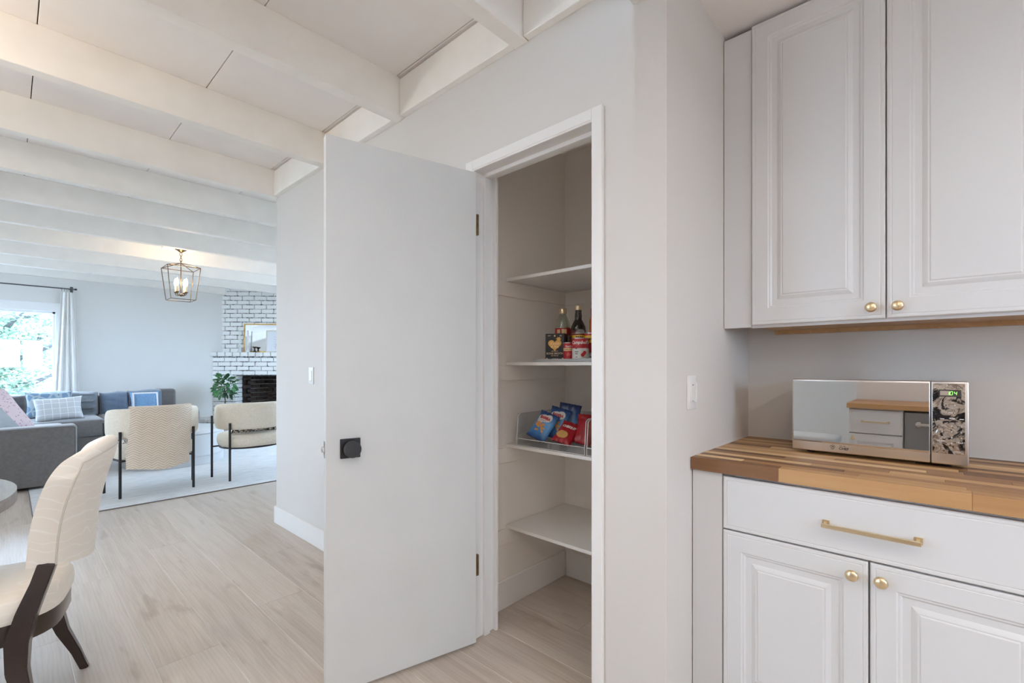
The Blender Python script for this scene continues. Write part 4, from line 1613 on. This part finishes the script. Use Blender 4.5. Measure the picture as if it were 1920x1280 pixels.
obj('back_corner', sbox(1.60, 1.85, 9.10, 9.47, .40, .842, b=.05), M_SOFA, sf, 40)
for fx, fy in ((-1.05, 6.5), (.40, 6.5), (1.85, 8.2), (1.85, 9.38), (-1.1, 9.38)):
    obj('foot', boxes((fx - .03, fx + .03, fy - 8.03, fy - 7.97, RZ if (.13 < fx and fy < 8.5) else 0.0, .07)), M_ESP, sf)


def back_cushion(x0, x1, y0, y1, z0, z1, wr):
    w, h, d = x1 - x0, z1 - z0, y1 - y0
    bm = bmesh.new()
    nu_, nv_ = 18, 18
    def P(u, v, s):
        a, b = 2 * u - 1, 2 * v - 1
        e = (max(0, 1 - abs(a) ** 4) * max(0, 1 - abs(b) ** 4)) ** .42
        y = s * (d / 2 * e)
        if s < 0:
            y += wr * .011 * math.sin(11 * b + 3 * a) * e + wr * .007 * math.sin(23 * b - 2 * a + 1) * e
        return ((x0 + x1) / 2 + a * w / 2, (y0 + y1) / 2 - 8.0 + y + .05 * (b + 1) / 2, (z0 + z1) / 2 + b * h / 2 + .012 * math.sin(3 * a + wr) * (b > .9))
    add_grid(bm, lambda u, v: P(u, v, 1), nu_, nv_)
    add_grid(bm, lambda u, v: P(u, v, -1), nu_, nv_)
    bmesh.ops.remove_doubles(bm, verts=bm.verts[:], dist=.0005)
    return bm


M_SOFAB = plain('sofa_daylight_tint', (.13, .175, .245), .95, bump=.3, bscale=110, var=.10, vscale=40, sheen=.4)  # bluish daylight tint put into the grey cushion cloth
obj('back_cushion', back_cushion(.18, .90, 8.95, 9.22, .48, .84, 2.2), plain('sofa_light_grey', (.20, .225, .255), .95, bump=.3, bscale=110, var=.10, vscale=40, sheen=.4), sf, 80)
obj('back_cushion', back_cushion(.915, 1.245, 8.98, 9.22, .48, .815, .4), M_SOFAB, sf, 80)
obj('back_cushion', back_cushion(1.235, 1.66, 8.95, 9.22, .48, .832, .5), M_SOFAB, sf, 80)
obj('back_cushion', back_cushion(-.6, .17, 8.95, 9.22, .48, .82, 1.0), M_SOFA, sf, 80)


M_PLAID = pattern_mat('pale_plaid', (.55, .56, .58), (.78, .79, .81), 7.0, 'plaid')
M_BLUEPAT = pattern_mat('blue_motif', (.16, .25, .36), (.36, .42, .46), 12, 'edge', .10)
M_BLUEWV = plain('blue_weave', (.16, .29, .46), .95, bump=.3, bscale=200, var=.25, vscale=90)
M_PINK = pattern_mat('pink_dots', (.62, .50, .52), (.36, .25, .29), 34, 'voronoi', .24)
M_GREYC = plain('grey_linen', (.33, .36, .38), .95, bump=.2, bscale=120, var=.08, vscale=8)
M_WPIPE = plain('white_edging', (.75, .76, .78), .8)
pillow('plaid_pillow', 'pale grey rectangular pillow with white plaid lines', (.445, 8.34, .505 + .145), (R(-14), R(-3), R(4)), .47, .31, .16, M_PLAID)
pillow('blue_pillow', 'blue pillow with pale leaf motifs behind the plaid one', (.375, 8.76, .505 + .178), (R(-12), 0, 0), .46, .36, .13, M_BLUEPAT)
t, o = pillow('bordered_pillow', 'square blue woven pillow with a white border', (1.36, 8.56, .50 + .165), (R(-12), 0, 0), .345, .345, .11, M_BLUEWV)
bm = bmesh.new()
w2 = .150
for (xa, xb, za, zb) in ((-w2, w2, w2 - .022, w2), (-w2, w2, -w2, -w2 + .022), (-w2, -w2 + .022, -w2, w2), (w2 - .022, w2, -w2, w2)):
    nseg = 8
    def fn(u, v):
        x_, z_ = xa + (xb - xa) * u, za + (zb - za) * v
        a, b = x_ / .1725, z_ / .1725
        e = (max(0, 1 - a ** 4) * max(0, 1 - b ** 4)) ** .55
        return (x_, -.055 * e - .0035, z_)
    add_grid(bm, fn, 8 if xb - xa > .1 else 2, 8 if zb - za > .1 else 2)
obj('border', bm, M_WPIPE, t, 60)
def lean(yaw, tilt):
    return (Matrix.Rotation(yaw, 4, 'Z') @ Matrix.Rotation(-tilt, 4, 'X')).to_euler()


pillow('pink_pillow', 'large pink dotted pillow leaning behind the grey one', (-.105, 7.20, .735), lean(R(42), R(40)), .54, .59, .18, M_PINK, M_WPIPE)
pillow('grey_pillow', 'grey linen pillow with pale edging just behind the sofa arm', (-.125, 6.94, .635), lean(R(44), R(44)), .44, .40, .15, M_GREYC, plain('pale_edging', (.50, .52, .52), .9))

# ---- curtain and rod
rod = thing('curtain_rod', 'thin dark metal curtain rod above the living room window', 'curtain rod', (-.9, YF - .075, 2.345))
M_ROD = plain('rod_metal', (.09, .10, .11), .35, metal=.7)
bm = bmesh.new()
add_tube(bm, [(-1.6, 0, 0), (1.578, 0, 0)], .0085, 10)
obj('pole', bm, M_ROD, rod, 60)
bm = bmesh.new()
add_lathe(bm, [(.009, 0), (.015, .004), (.015, .022), (.010, .026), (0, .027)], 16, Matrix.Translation((1.575, 0, 0)) @ Matrix.Rotation(PI / 2, 4, 'Y'))
obj('finial', bm, M_ROD, rod, 50)
bm = boxes((1.54, 1.553, -.006, .075, -.012, -.004), (1.53, 1.563, .068, .075, -.04, .04))
obj('bracket', bm, M_ROD, rod)
RX = [1.435, 1.465, 1.492, 1.515, 1.548]
for rx in RX:
    bm = bmesh.new()
    add_tube(bm, [(rx + .002, .017 * math.cos(2 * PI * k / 14), -.006 + .017 * math.sin(2 * PI * k / 14)) for k in range(14)], .0022, 6, closed=True)
    add_tube(bm, [(rx + .002, 0, -.022), (rx + .002, 0, -.046)], .0016, 5)
    obj('ring', bm, M_ROD, rod, 60)
cm, nt_, b_ = new_mat('linen_curtain')
b_.inputs['Base Color'].default_value = (.86, .86, .85, 1)
b_.inputs['Roughness'].default_value = .9
b_.inputs['Transmission Weight'].default_value = 0
bm = bmesh.new()
def cur(u, v):
    top = 1 - v
    x0_, x1_ = .53 - .100 * v, .672 + .078 * v
    ph = u * 3.5 * 2 * PI
    amp = .030 + .014 * v
    return (x0_ + (x1_ - x0_) * u + .004 * math.sin(v * 4 + u * 6), YF - .075 + amp * math.sin(ph) * (.8 + .2 * math.sin(u * 11)), 2.292 - v * 2.255)
solid_sheet(bm, cur, 72, 24, .003)
tag(obj('curtain', bm, cm, None, 60), 'white linen curtain gathered at the edge of the window', 'curtain')

# ---- lantern pendant
LX, LY = 1.385, 6.60
pl = thing('lantern_pendant', 'open bronze cage lantern with lit candle bulbs hanging from the beams', 'pendant lamp', (LX, LY, ZD), 0)
M_BRZ = plain('aged_bronze', (.16, .105, .06), .35, metal=1.0, var=.3, vscale=30)
obj('mounting_block', boxes((-.16, .16, -.16, .16, -.115, 0), b=.004), M_BEAM, pl)
bm = bmesh.new()
add_lathe(bm, [(.0, -.165), (.012, -.16), (.03, -.145), (.058, -.13), (.062, -.115)], 24)
obj('canopy', bm, M_BRZ, pl, 50)
for k in range(3):
    bm = bmesh.new()
    zc = -.182 - .033 * k
    pts = [((.011 * math.cos(2 * PI * q / 14)), 0, zc + .021 * math.sin(2 * PI * q / 14)) for q in range(14)]
    if k % 2:
        pts = [(0, p[0], p[2]) for p in pts]
    add_tube(bm, pts, .0028, 6, closed=True)
    obj('chain_link', bm, M_BRZ, pl, 60)
ZT, ZR, ZL = -.285, -.345, -.72
a_, b2_ = .160, .122
tc = [(a_, a_), (-a_, a_), (-a_, -a_), (a_, -a_)]
bc_ = [(b2_, b2_), (-b2_, b2_), (-b2_, -b2_), (b2_, -b2_)]
bm = bmesh.new()
for k in range(4):
    k2 = (k + 1) % 4
    add_tube(bm, [(*tc[k], ZR), (*tc[k2], ZR)], .0045, 6)
    add_tube(bm, [(*bc_[k], ZL), (*bc_[k2], ZL)], .0045, 6)
    add_tube(bm, [(*tc[k], ZR), (*bc_[k], ZL)], .0045, 6)
    add_tube(bm, [(*tc[k], ZR), (0, 0, ZT)], .0045, 6)
obj('cage', bm, M_BRZ, pl, 60)
bm = bmesh.new()
add_tube(bm, [(0, 0, ZT + .03), (0, 0, -.665)], .0055, 8)
bmesh.ops.create_icosphere(bm, subdivisions=2, radius=.018, matrix=Matrix.Translation((0, 0, -.66)))
obj('stem', bm, M_BRZ, pl, 60)
M_CANDLE = plain('candle_sleeve', (.75, .62, .44), .5)
M_BULB = emit('bulb_glow', (1.0, .80, .52), 22.0)
for k in range(4):
    an = PI / 4 + k * PI / 2
    x_, y_ = .062 * math.cos(an), .062 * math.sin(an)
    bm = bmesh.new()
    add_tube(bm, [(0, 0, -.655), (x_ * .6, y_ * .6, -.668), (x_, y_, -.655), (x_, y_, -.635)], .0045, 8)
    add_lathe(bm, [(.009, -.640), (.020, -.630), (.020, -.626), (.010, -.626)], 16, Matrix.Translation((x_, y_, 0)))
    ar = obj('candle_arm', bm, M_BRZ, pl, 60)
    bm = bmesh.new()
    add_lathe(bm, [(.011, -.628), (.011, -.560), (.008, -.556)], 14, Matrix.Translation((x_, y_, 0)))
    obj('candle_sleeve', bm, M_CANDLE, ar, 50)
    bm = bmesh.new()
    add_lathe(bm, [(.007, -.558), (.014, -.535), (.0155, -.515), (.011, -.490), (.004, -.468), (0, -.462)], 14, Matrix.Translation((x_, y_, 0)))
    obj('bulb', bm, M_BULB, ar, 60)
ld = bpy.data.lights.new('lamp', 'POINT')
ld.energy = 9.0
ld.color = (1.0, .74, .46)
ld.shadow_soft_size = .05
lo = bpy.data.objects.new('lamp', ld)
COL.objects.link(lo)
lo.parent = pl
lo.location = (0, 0, -.43)

# second lantern over the dining table
pl2 = copy_tree(pl)
pl2.location = (-.66, 2.52, ZD)
pl2['label'] = 'open bronze cage lantern with lit candle bulbs over the round dining table'
for ch in pl2.children:
    if ch.type == 'LIGHT':
        ch.data = ch.data.copy()
        ch.data.energy = 20.0
        ch.data.color = (1.0, .86, .70)

# ================================================================ FIREPLACE across the far right corner
fp = thing('fireplace', 'white painted brick corner fireplace with a sooty open firebox', 'fireplace', (2.473, 9.60, 0), R(-45))
# local x runs along the face away from the far wall, local -y faces the room
FW = 2.30
M_MORT = pattern_mat('painted_mortar', (.46, .47, .47), (.07, .07, .075), 24, 'noise', .53, dist=.5)
M_BRK = plain('painted_brick', (.85, .855, .84), .6, bump=.35, bscale=60, var=.05, vscale=12)
M_SOOT = plain('soot_brick', (.055, .042, .036), .85, bump=.4, bscale=50, var=.5, vscale=14)
M_SOOTM = plain('soot_mortar', (.03, .025, .022), .9)
bh, bl, gap_ = .064, .200, .015
brick_me = []
for k in range(5):
    rr = random.Random(40 + k)
    bm = boxes((0, 1, 0, 1, 0, 1))
    bmesh.ops.bevel(bm, geom=bm.edges[:], offset=.05, segments=1, affect='EDGES')
    for v in bm.verts:
        v.co += Vector((rr.uniform(-.012, .012), rr.uniform(-.06, .06), rr.uniform(-.05, .05)))
    bmesh.ops.recalc_face_normals(bm, faces=bm.faces[:])
    me = bpy.data.meshes.new('brick')
    bm.to_mesh(me)
    bm.free()
    me.materials.append(M_BRK)
    brick_me.append(me)
soot_me = []
for me in brick_me[:3]:
    m2 = me.copy()
    m2.materials.clear()
    m2.materials.append(M_SOOT)
    soot_me.append(m2)
rb_ = random.Random(8)


def lay(x0, x1, y, z, h, depth=.05, length=bl, shift=0.0, mes=brick_me, parent=None):
    x = x0 - shift
    while x < x1 - .01:
        a, b = max(x, x0), min(x + length, x1)
        if b - a > .03:
            o = bpy.data.objects.new('brick', rb_.choice(mes))
            COL.objects.link(o)
            o.parent = parent or fp
            o.location = (a, y - rb_.uniform(0, .004), z)
            o.scale = (b - a, depth, h)
        x += length + gap_


OX0, OX1, OZ = .43, 1.62, 1.035       # firebox opening
MZ = 1.37                              # underside of the mantel course
# core blocks (mortar) : lower face and chimney breast set back
core = boxes((0.0, OX0, .015, .38, 0, MZ), (OX1, FW, .015, .38, 0, MZ), (OX0, OX1, .015, .38, OZ, MZ), (0.0, FW, -.01, .38, MZ, 1.448), b=.004)
obj('mortar_core', core, M_MORT, fp)
obj('chimney_core', boxes((.06, FW - .06, .135, .45, 1.448, ZD - .01)), M_MORT, fp)
nrow = 0
z = 0.02
while z < MZ - .03:
    h = min(bh, MZ - z - .004)
    sh = .108 if nrow % 2 else 0.0
    if z + h > OZ and z < OZ + .3:
        if z < OZ - .01:
            lay(0.012, OX0 - .004, 0, z, h, shift=sh)
        else:
            lay(0.012, 1.9, 0, z, h, shift=sh)
    else:
        lay(0.012, OX0 - .004, 0, z, h, shift=sh)
    z += bh + gap_
    nrow += 1
# header course of the mantel, bricks on end showing their short sides
lay(-.01, 1.95, -.035, MZ + .006, .070, depth=.10, length=.118)
# chimney breast
z = 1.452
nrow = 0
while z < ZB + .1:
    lay(.07, 1.85, .115, z, bh, shift=.108 if nrow % 2 else .02)
    z += bh + gap_
    nrow += 1
# return of the opening and firebox walls
for k in range(13):
    zz = .02 + k * (bh + gap_)
    if zz + bh < OZ:
        o = bpy.data.objects.new('brick', rb_.choice(brick_me))
        COL.objects.link(o)
        o.parent = fp
        o.location = (OX0 - .05, .02, zz)
        o.scale = (.058, .17, bh)
obj('lintel', boxes((OX0 - .06, OX1 + .06, .01, .20, OZ - .012, OZ + .002)), M_BLACK, fp)
fb = obj('firebox', boxes((OX0 + .0, OX0 + .02, .19, .80, .15, OZ + .2), (OX1 - .02, OX1, .19, .80, .15, OZ + .2), (OX0, OX1, .78, .80, .15, OZ + .2), (OX0, OX1, .19, .80, OZ + .18, OZ + .2), (OX0, OX1, 0.02, .80, .12, .15)), M_SOOTM, fp)
z = .16
nrow = 0
while z < OZ + .1:
    lay(OX0 + .26, OX1 - .06, .60, z, bh * .92, depth=.10, length=.20, shift=.1 if nrow % 2 else 0, mes=soot_me, parent=fb)
    x = 0
    # splayed left cheek
    for k in range(3):
        o = bpy.data.objects.new('brick', rb_.choice(soot_me))
        COL.objects.link(o)
        o.parent = fb
        u = k + (.5 if nrow % 2 else 0)
        o.location = (OX0 + .02 + .085 * u, .19 + .155 * u, z)
        o.rotation_euler = (0, 0, math.atan2(.155, .085))
        o.scale = (.165, .05, bh * .92)
    z += bh + gap_
    nrow += 1
# raised hearth
hr = obj('hearth', boxes((-.20, FW - .3, -.50, .0, 0, .27), b=.004), M_MORT, fp)
for r_i in range(3):
    lay(-.205, 1.7, -.515, .015 + r_i * .079, bh, depth=.04, shift=.1 if r_i % 2 else 0, parent=hr)
for r_i in range(5):
    lay(-.205, 1.7, -.515 + .102 * r_i, .255, .05, depth=.094, shift=.1 if r_i % 2 else 0, parent=hr)
for r_i in range(3):
    for c_i in range(2):
        o = bpy.data.objects.new('brick', rb_.choice(brick_me))
        COL.objects.link(o)
        o.parent = hr
        o.location = (-.212, -.50 + c_i * .22, .015 + r_i * .079)
        o.scale = (.04, .205, bh)


def fpw(x, y):
    """Local fireplace coordinates to the room."""
    c, s = math.cos(R(-45)), math.sin(R(-45))
    return (2.473 + c * x - s * y, 9.60 + s * x + c * y)


MT = 1.4475
# mirror with a gold frame on the mantel
mx, my = fpw(.93, .085)
mi = thing('mantel_mirror', 'gold framed mirror leaning above the mantel', 'mirror', (mx, my, MT), R(-45))
mi.rotation_euler = (R(-2.5), 0, R(-45))
MWH, MHT = .42, .52
M_GFR = plain('gold_frame', (.55, .34, .12), .35, metal=.9, var=.25, vscale=30)
bm = boxes((-MWH, MWH, -.012, .012, 0, .022), (-MWH, MWH, -.012, .012, MHT - .022, MHT), (-MWH, -MWH + .022, -.012, .012, 0, MHT), (MWH - .022, MWH, -.012, .012, 0, MHT), b=.004)
obj('frame', bm, M_GFR, mi, 40)
obj('mirror_glass', boxes((-MWH + .015, MWH - .015, -.002, .006, .015, MHT - .015)), plain('silver_mirror', (.80, .82, .84), .02, metal=1.0), mi)
ax, ay = fpw(1.07, .050)
ar = thing('framed_print', 'small white framed line drawing in front of the mirror', 'picture', (ax, ay, MT), R(-45))
ar.rotation_euler = (R(-4), 0, R(-45))
bm = boxes((-.15, .15, -.008, .008, 0, .018), (-.15, .15, -.008, .008, .382, .40), (-.15, -.132, -.008, .008, 0, .40), (.132, .15, -.008, .008, 0, .40), b=.002)
obj('frame', bm, plain('pale_wood_frame', (.62, .56, .47), .5), ar)
obj('paper', boxes((-.135, .135, -.003, .006, .015, .385)), plain('paper_white', (.72, .74, .78), .6), ar)
bm = bmesh.new()
rl = random.Random(2)
add_tube(bm, [(.02, -.0038, .06), (.035, -.0038, .14), (.05, -.0038, .22), (.045, -.0038, .28)], .0016, 5)
for k in range(9):
    z_ = .09 + k * .022
    s_ = 1 if k % 2 else -1
    add_tube(bm, [(.025 + .0012 * k * 2, -.0038, z_), (.025 + s_ * .03, -.0038, z_ + .02), (.03 + s_ * .045, -.0038, z_ + .012)], .0014, 5)
obj('drawing', bm, plain('pencil_grey', (.30, .31, .33), .7), ar)
# white candle holders with tapers
for k, (lx, lab_) in enumerate(((.475, 'white conical candle holder with a taper at the mantel edge'), (.617, 'white conical candle holder with a taper before the gold frame'))):
    hx_, hy_ = fpw(lx, .030)
    t = thing('candle_holder', lab_, 'candle holder', (hx_, hy_, MT), 0, 'candle holders on the mantel')
    bm = bmesh.new()
    add_lathe(bm, [(.038, 0), (.036, .006), (.026, .05), (.016, .085), (.012, .10), (.017, .112), (.017, .122)], 20)
    obj('base', bm, plain('white_ceramic', (.66, .67, .67), .35), t, 50)
    bm = bmesh.new()
    add_lathe(bm, [(.0105, .120), (.0095, .385), (.003, .395)], 14)
    obj('taper', bm, plain('white_wax', (.74, .74, .72), .5), t, 50)
# bronze ornament
ox_, oy_ = fpw(.74, .022)
t = thing('mantel_bowl', 'small dark footed bowl on the mantel before the mirror', 'ornament', (ox_, oy_, MT))
bm = bmesh.new()
add_lathe(bm, [(.034, 0), (.030, .006), (.014, .04), (.010, .065), (.030, .085), (.044, .100), (.040, .101), (.020, .085), (0, .08)], 20)
obj('bowl', bm, plain('dark_bronze', (.06, .045, .035), .4, metal=.5), t, 50)

# ---- topiary plant in front of the fireplace
PX_, PY_ = 2.522, 9.03
pt = thing('potted_tree', 'small green leafy topiary tree on a thin stem before the fireplace', 'plant', (PX_, PY_, 0))
HZ = .30
bm = bmesh.new()
add_lathe(bm, [(.075, HZ + .006), (.085, HZ + .01), (.105, HZ + .17), (.108, HZ + .18), (.098, HZ + .18), (.095, HZ + .165), (0, HZ + .165)], 24)
obj('pot', bm, plain('white_pot', (.60, .60, .60), .5), pt, 50)
bm = bmesh.new()
add_tube(bm, [(0, 0, HZ + .16), (.006, 0, .60), (-.004, .004, .70), (0, 0, .82)], .0085, 8)
rp_ = random.Random(9)
for k in range(10):
    a = k * 2.4
    add_tube(bm, [(0, 0, .70 + .012 * k), (.06 * math.cos(a), .06 * math.sin(a), .76 + .014 * k), (.11 * math.cos(a), .11 * math.sin(a), .80 + .015 * k)], .0035, 5)
obj('trunk', bm, plain('bark_dark', (.10, .085, .07), .8), pt, 60)
leaf_me = []
for k in range(3):
    bm = bmesh.new()
    L_, W2 = 1.0, .24 + .04 * k
    sp_ = [(0, 0), (.25, .8), (.55, 1.0), (.8, .6), (1.0, 0)]
    mid = [bm.verts.new((s_ * L_, 0, -.10 * s_ * s_ + .02)) for s_, _ in sp_]
    lf = [bm.verts.new((s_ * L_, W2 * w_, -.10 * s_ * s_ + .06 * w_)) for s_, w_ in sp_[1:-1]]
    rt = [bm.verts.new((s_ * L_, -W2 * w_, -.10 * s_ * s_ + .06 * w_)) for s_, w_ in sp_[1:-1]]
    for q in (lf, rt):
        bm.faces.new((mid[0], mid[1], q[0]))
        bm.faces.new((mid[1], mid[2], q[1], q[0]))
        bm.faces.new((mid[2], mid[3], q[2], q[1]))
        bm.faces.new((mid[3], mid[4], q[2]))
    ext = bmesh.ops.extrude_face_region(bm, geom=bm.faces[:])
    for v in [e for e in ext['geom'] if isinstance(e, bmesh.types.BMVert)]:
        v.co.z -= .015
    bmesh.ops.recalc_face_normals(bm, faces=bm.faces[:])
    me = bpy.data.meshes.new('leaf')
    bm.to_mesh(me)
    bm.free()
    me.materials.append(plain('leaf_green_%d' % k, [(.035, .115, .05), (.06, .19, .075), (.10, .25, .10)][k], .4, var=.2, vscale=3))
    leaf_me.append(me)
for k in range(105):
    u_ = rp_.uniform(-.9, .98)
    a = k * 2.39996
    rad = .155 * math.sqrt(max(.08, 1 - u_ * u_)) * rp_.uniform(.6, 1.0)
    o = bpy.data.objects.new('leaf', rp_.choice(leaf_me))
    COL.objects.link(o)
    o.parent = pt
    o.location = (rad * math.cos(a), rad * math.sin(a), .855 + .155 * u_)
    o.rotation_euler = (rp_.uniform(-.6, .6), rp_.uniform(-.5, .9) - u_ * .5, a + rp_.uniform(-.7, .7))
    s_ = rp_.uniform(.095, .14)
    o.scale = (s_, s_, s_)

# ================================================================ OUTSIDE
struct('ground', boxes((-40, 40, -40, 70, -.25, -.2)), plain('patio_ground', (.34, .32, .29), .95, var=.3, vscale=.8))


def tree(loc, h, rx, rz, n, seed, label, col):
    t = thing('tree', label, 'tree', loc, 0, 'trees outside the window')
    r_ = random.Random(seed)
    bm = bmesh.new()
    add_tube(bm, [(0, 0, 0), (.1, 0, h * .25), (-.1, .1, h * .45), (.1, 0, h * .8)], [.26, .2, .15, .05], 8)
    for k in range(14):
        a = k * 2.4
        z0_ = h * (.25 + .035 * k)
        add_tube(bm, [(0, 0, z0_), (rx * .45 * math.cos(a), rx * .45 * math.sin(a), z0_ + h * .06), (rx * .85 * math.cos(a), rx * .85 * math.sin(a), z0_ + h * .16)], [.09, .06, .02], 6)
    obj('trunk', bm, plain('bark_grey', (.10, .10, .11), .9), t, 60)
    vs, fs = [], []
    cl = [(r_.uniform(-1, 1), r_.uniform(-1, 1), r_.uniform(-1, 1)) for _ in range(60)]
    cl = [c for c in cl if c[0] ** 2 + c[1] ** 2 + c[2] ** 2 < 1.1]
    for k in range(n):
        c = r_.choice(cl)
        p = Vector((c[0] * rx + r_.gauss(0, .28), c[1] * rx + r_.gauss(0, .28), h * .62 + c[2] * rz + r_.gauss(0, .24)))
        s_ = r_.uniform(.035, .075)
        a, b, cc = r_.uniform(0, 6.28), r_.uniform(-1, 1), r_.uniform(0, 6.28)
        M3 = Matrix.Rotation(a, 3, 'Z') @ Matrix.Rotation(b, 3, 'X') @ Matrix.Rotation(cc, 3, 'Z')
        q = len(vs)
        for d in ((-1, 0, 0), (0, -.5, .12), (1, 0, 0), (0, .5, .12)):
            vs.append(tuple(p + M3 @ Vector(d) * s_))
        fs.append((q, q + 1, q + 2, q + 3))
    me = bpy.data.meshes.new('foliage')
    me.from_pydata(vs, [], fs)
    me.materials.append(col)
    o = mobj('foliage', me, t)
    o['kind'] = 'stuff'
    return t


M_LF1 = plain('foliage_teal', (.26, .40, .30), .6, var=.3, vscale=2)
M_LF2 = plain('foliage_green', (.30, .42, .30), .6, var=.3, vscale=2)
tree((-.35, 15.0, -.2), 3.3, 1.6, 1.5, 14000, 1, 'broad leafy tree filling the living room window', M_LF1)
tree((2.35, 19.0, -.2), 3.3, 1.1, 1.5, 9000, 2, 'narrower tree at the curtain side of the window', M_LF2)
tree((-4.6, 17.0, -.2), 4.2, 1.9, 1.7, 9000, 3, 'tree standing apart at the far side of the garden', M_LF2)
hs = thing('neighbour_house', 'pale neighbouring house with a gabled roof beyond the garden', 'house', (.55, 27.0, -.2))
M_HW = plain('stucco_pale', (.80, .77, .74), .9, bump=.1)
obj('wall', boxes((-2.0, .5, 0, 4, 0, .66)), M_HW, hs)
bm = bmesh.new()
vv = [bm.verts.new(p) for p in ((-2.3, -.3, .62), (.62, -.3, .62), (.45, 2.0, 1.72), (-1.6, 2.0, 1.72), (-2.3, 4.3, .62), (.62, 4.3, .62))]
for f_ in ((0, 1, 2, 3), (4, 3, 2, 5), (0, 3, 4), (1, 5, 2), (0, 4, 5, 1)):
    bm.faces.new([vv[q] for q in f_])
obj('roof', bm, plain('roof_pale', (.80, .76, .74), .9, var=.15, vscale=6), hs)
obj('window', boxes((-.9, .1, -.03, .02, .15, .5)), plain('dark_pane', (.08, .09, .10), .1), hs)

# ================================================================ OPPOSITE KITCHEN SIDE (seen in the microwave)
ob = thing('base_cabinet', 'white base cabinet with knobs across the aisle from the microwave', 'cabinet', (-.92, .235, 0), PI / 2)
# local x along +Y of the room, local -y faces +X
obj('carcass', boxes((-.0, .355, .024, .595, .10, .856), (0, .355, .07, .595, 0, .10)), M_CAB, ob)
d_ = obj('drawer_front', panel_rings(.345, .19, .02, raised=False), M_CAB, ob, 25, (.005, 0, .655))
obj('handle', handle_bm(.16), M_GOLD, d_, 30, (.1725, 0, .095))
d_ = obj('cabinet_door', panel_rings(.345, .535, .02), M_CAB, ob, 20, (.005, 0, .110))
obj('knob', knob_bm(), M_GOLD, d_, 60, (.318, 0, .50))
dwm = thing('dishwasher', 'stainless steel dishwasher with a bar handle', 'dishwasher', (-.92, -.368, 0), PI / 2)
obj('body', boxes((.004, .599, .03, .59, .09, .85)), M_BLACK, dwm)
obj('front_panel', boxes((.006, .597, 0, .03, .11, .842), b=.004), plain('steel_front', (.30, .295, .29), .35, metal=.9), dwm)
bm = bmesh.new()
add_tube(bm, [(.07, -.045, .755), (.53, -.045, .755)], .011, 12)
add_box(bm, .075, .10, -.045, .0, .735, .775, b=.003)
add_box(bm, .50, .525, -.045, .0, .735, .775, b=.003)
obj('handle', bm, M_STEEL, dwm, 40)
ob2 = thing('base_cabinet', 'white base cabinet at the near end of the aisle', 'cabinet', (-.92, -2.2, 0), PI / 2)
obj('carcass', boxes((0, 1.825, .024, .595, .10, .856), (0, 1.825, .07, .595, 0, .10)), M_CAB, ob2)
for k in range(3):
    d_ = obj('cabinet_door', panel_rings(.60, .74, .02), M_CAB, ob2, 20, (.005 + .606 * k, 0, .110))
    obj('knob', knob_bm(), M_GOLD, d_, 60, (.56, 0, .69))
oc = thing('countertop', 'butcher block counter across the aisle over the dishwasher', 'countertop', (-.90, -2.2, .8565))
y = 0.0
for k in range(15):
    y0_ = 0.0
    n = 0
    while y0_ < 2.80:
        l = min([.7, .5, .9][(k + n) % 3], 2.80 - y0_)
        _o = obj('stave', boxes((-.041 * (k + 1) + .0001, -.041 * k - .0001, y0_, y0_ + l - .0002, 0, .040), b=.001), M_STAVE, oc)
        _t = [.3, .5, .45, .6, .38][(k * 3 + n) % 5]
        _o.color = (_t, _t, _t, 1)
        y0_ += l
        n += 1
tc_ = thing('trash_bin', 'light grey plastic bin standing by the end of the far counter', 'bin', (-1.22, .90, 0))
bm = boxes((-.14, .14, -.19, .19, 0, .50), b=.03, seg=3)
obj('bin_body', bm, plain('bin_plastic', (.50, .54, .58), .4), tc_, 40)
obj('bin_lid', boxes((-.155, .155, -.205, .205, .50, .57), b=.02, seg=3), plain('bin_lid_plastic', (.58, .62, .66), .4), tc_, 40)
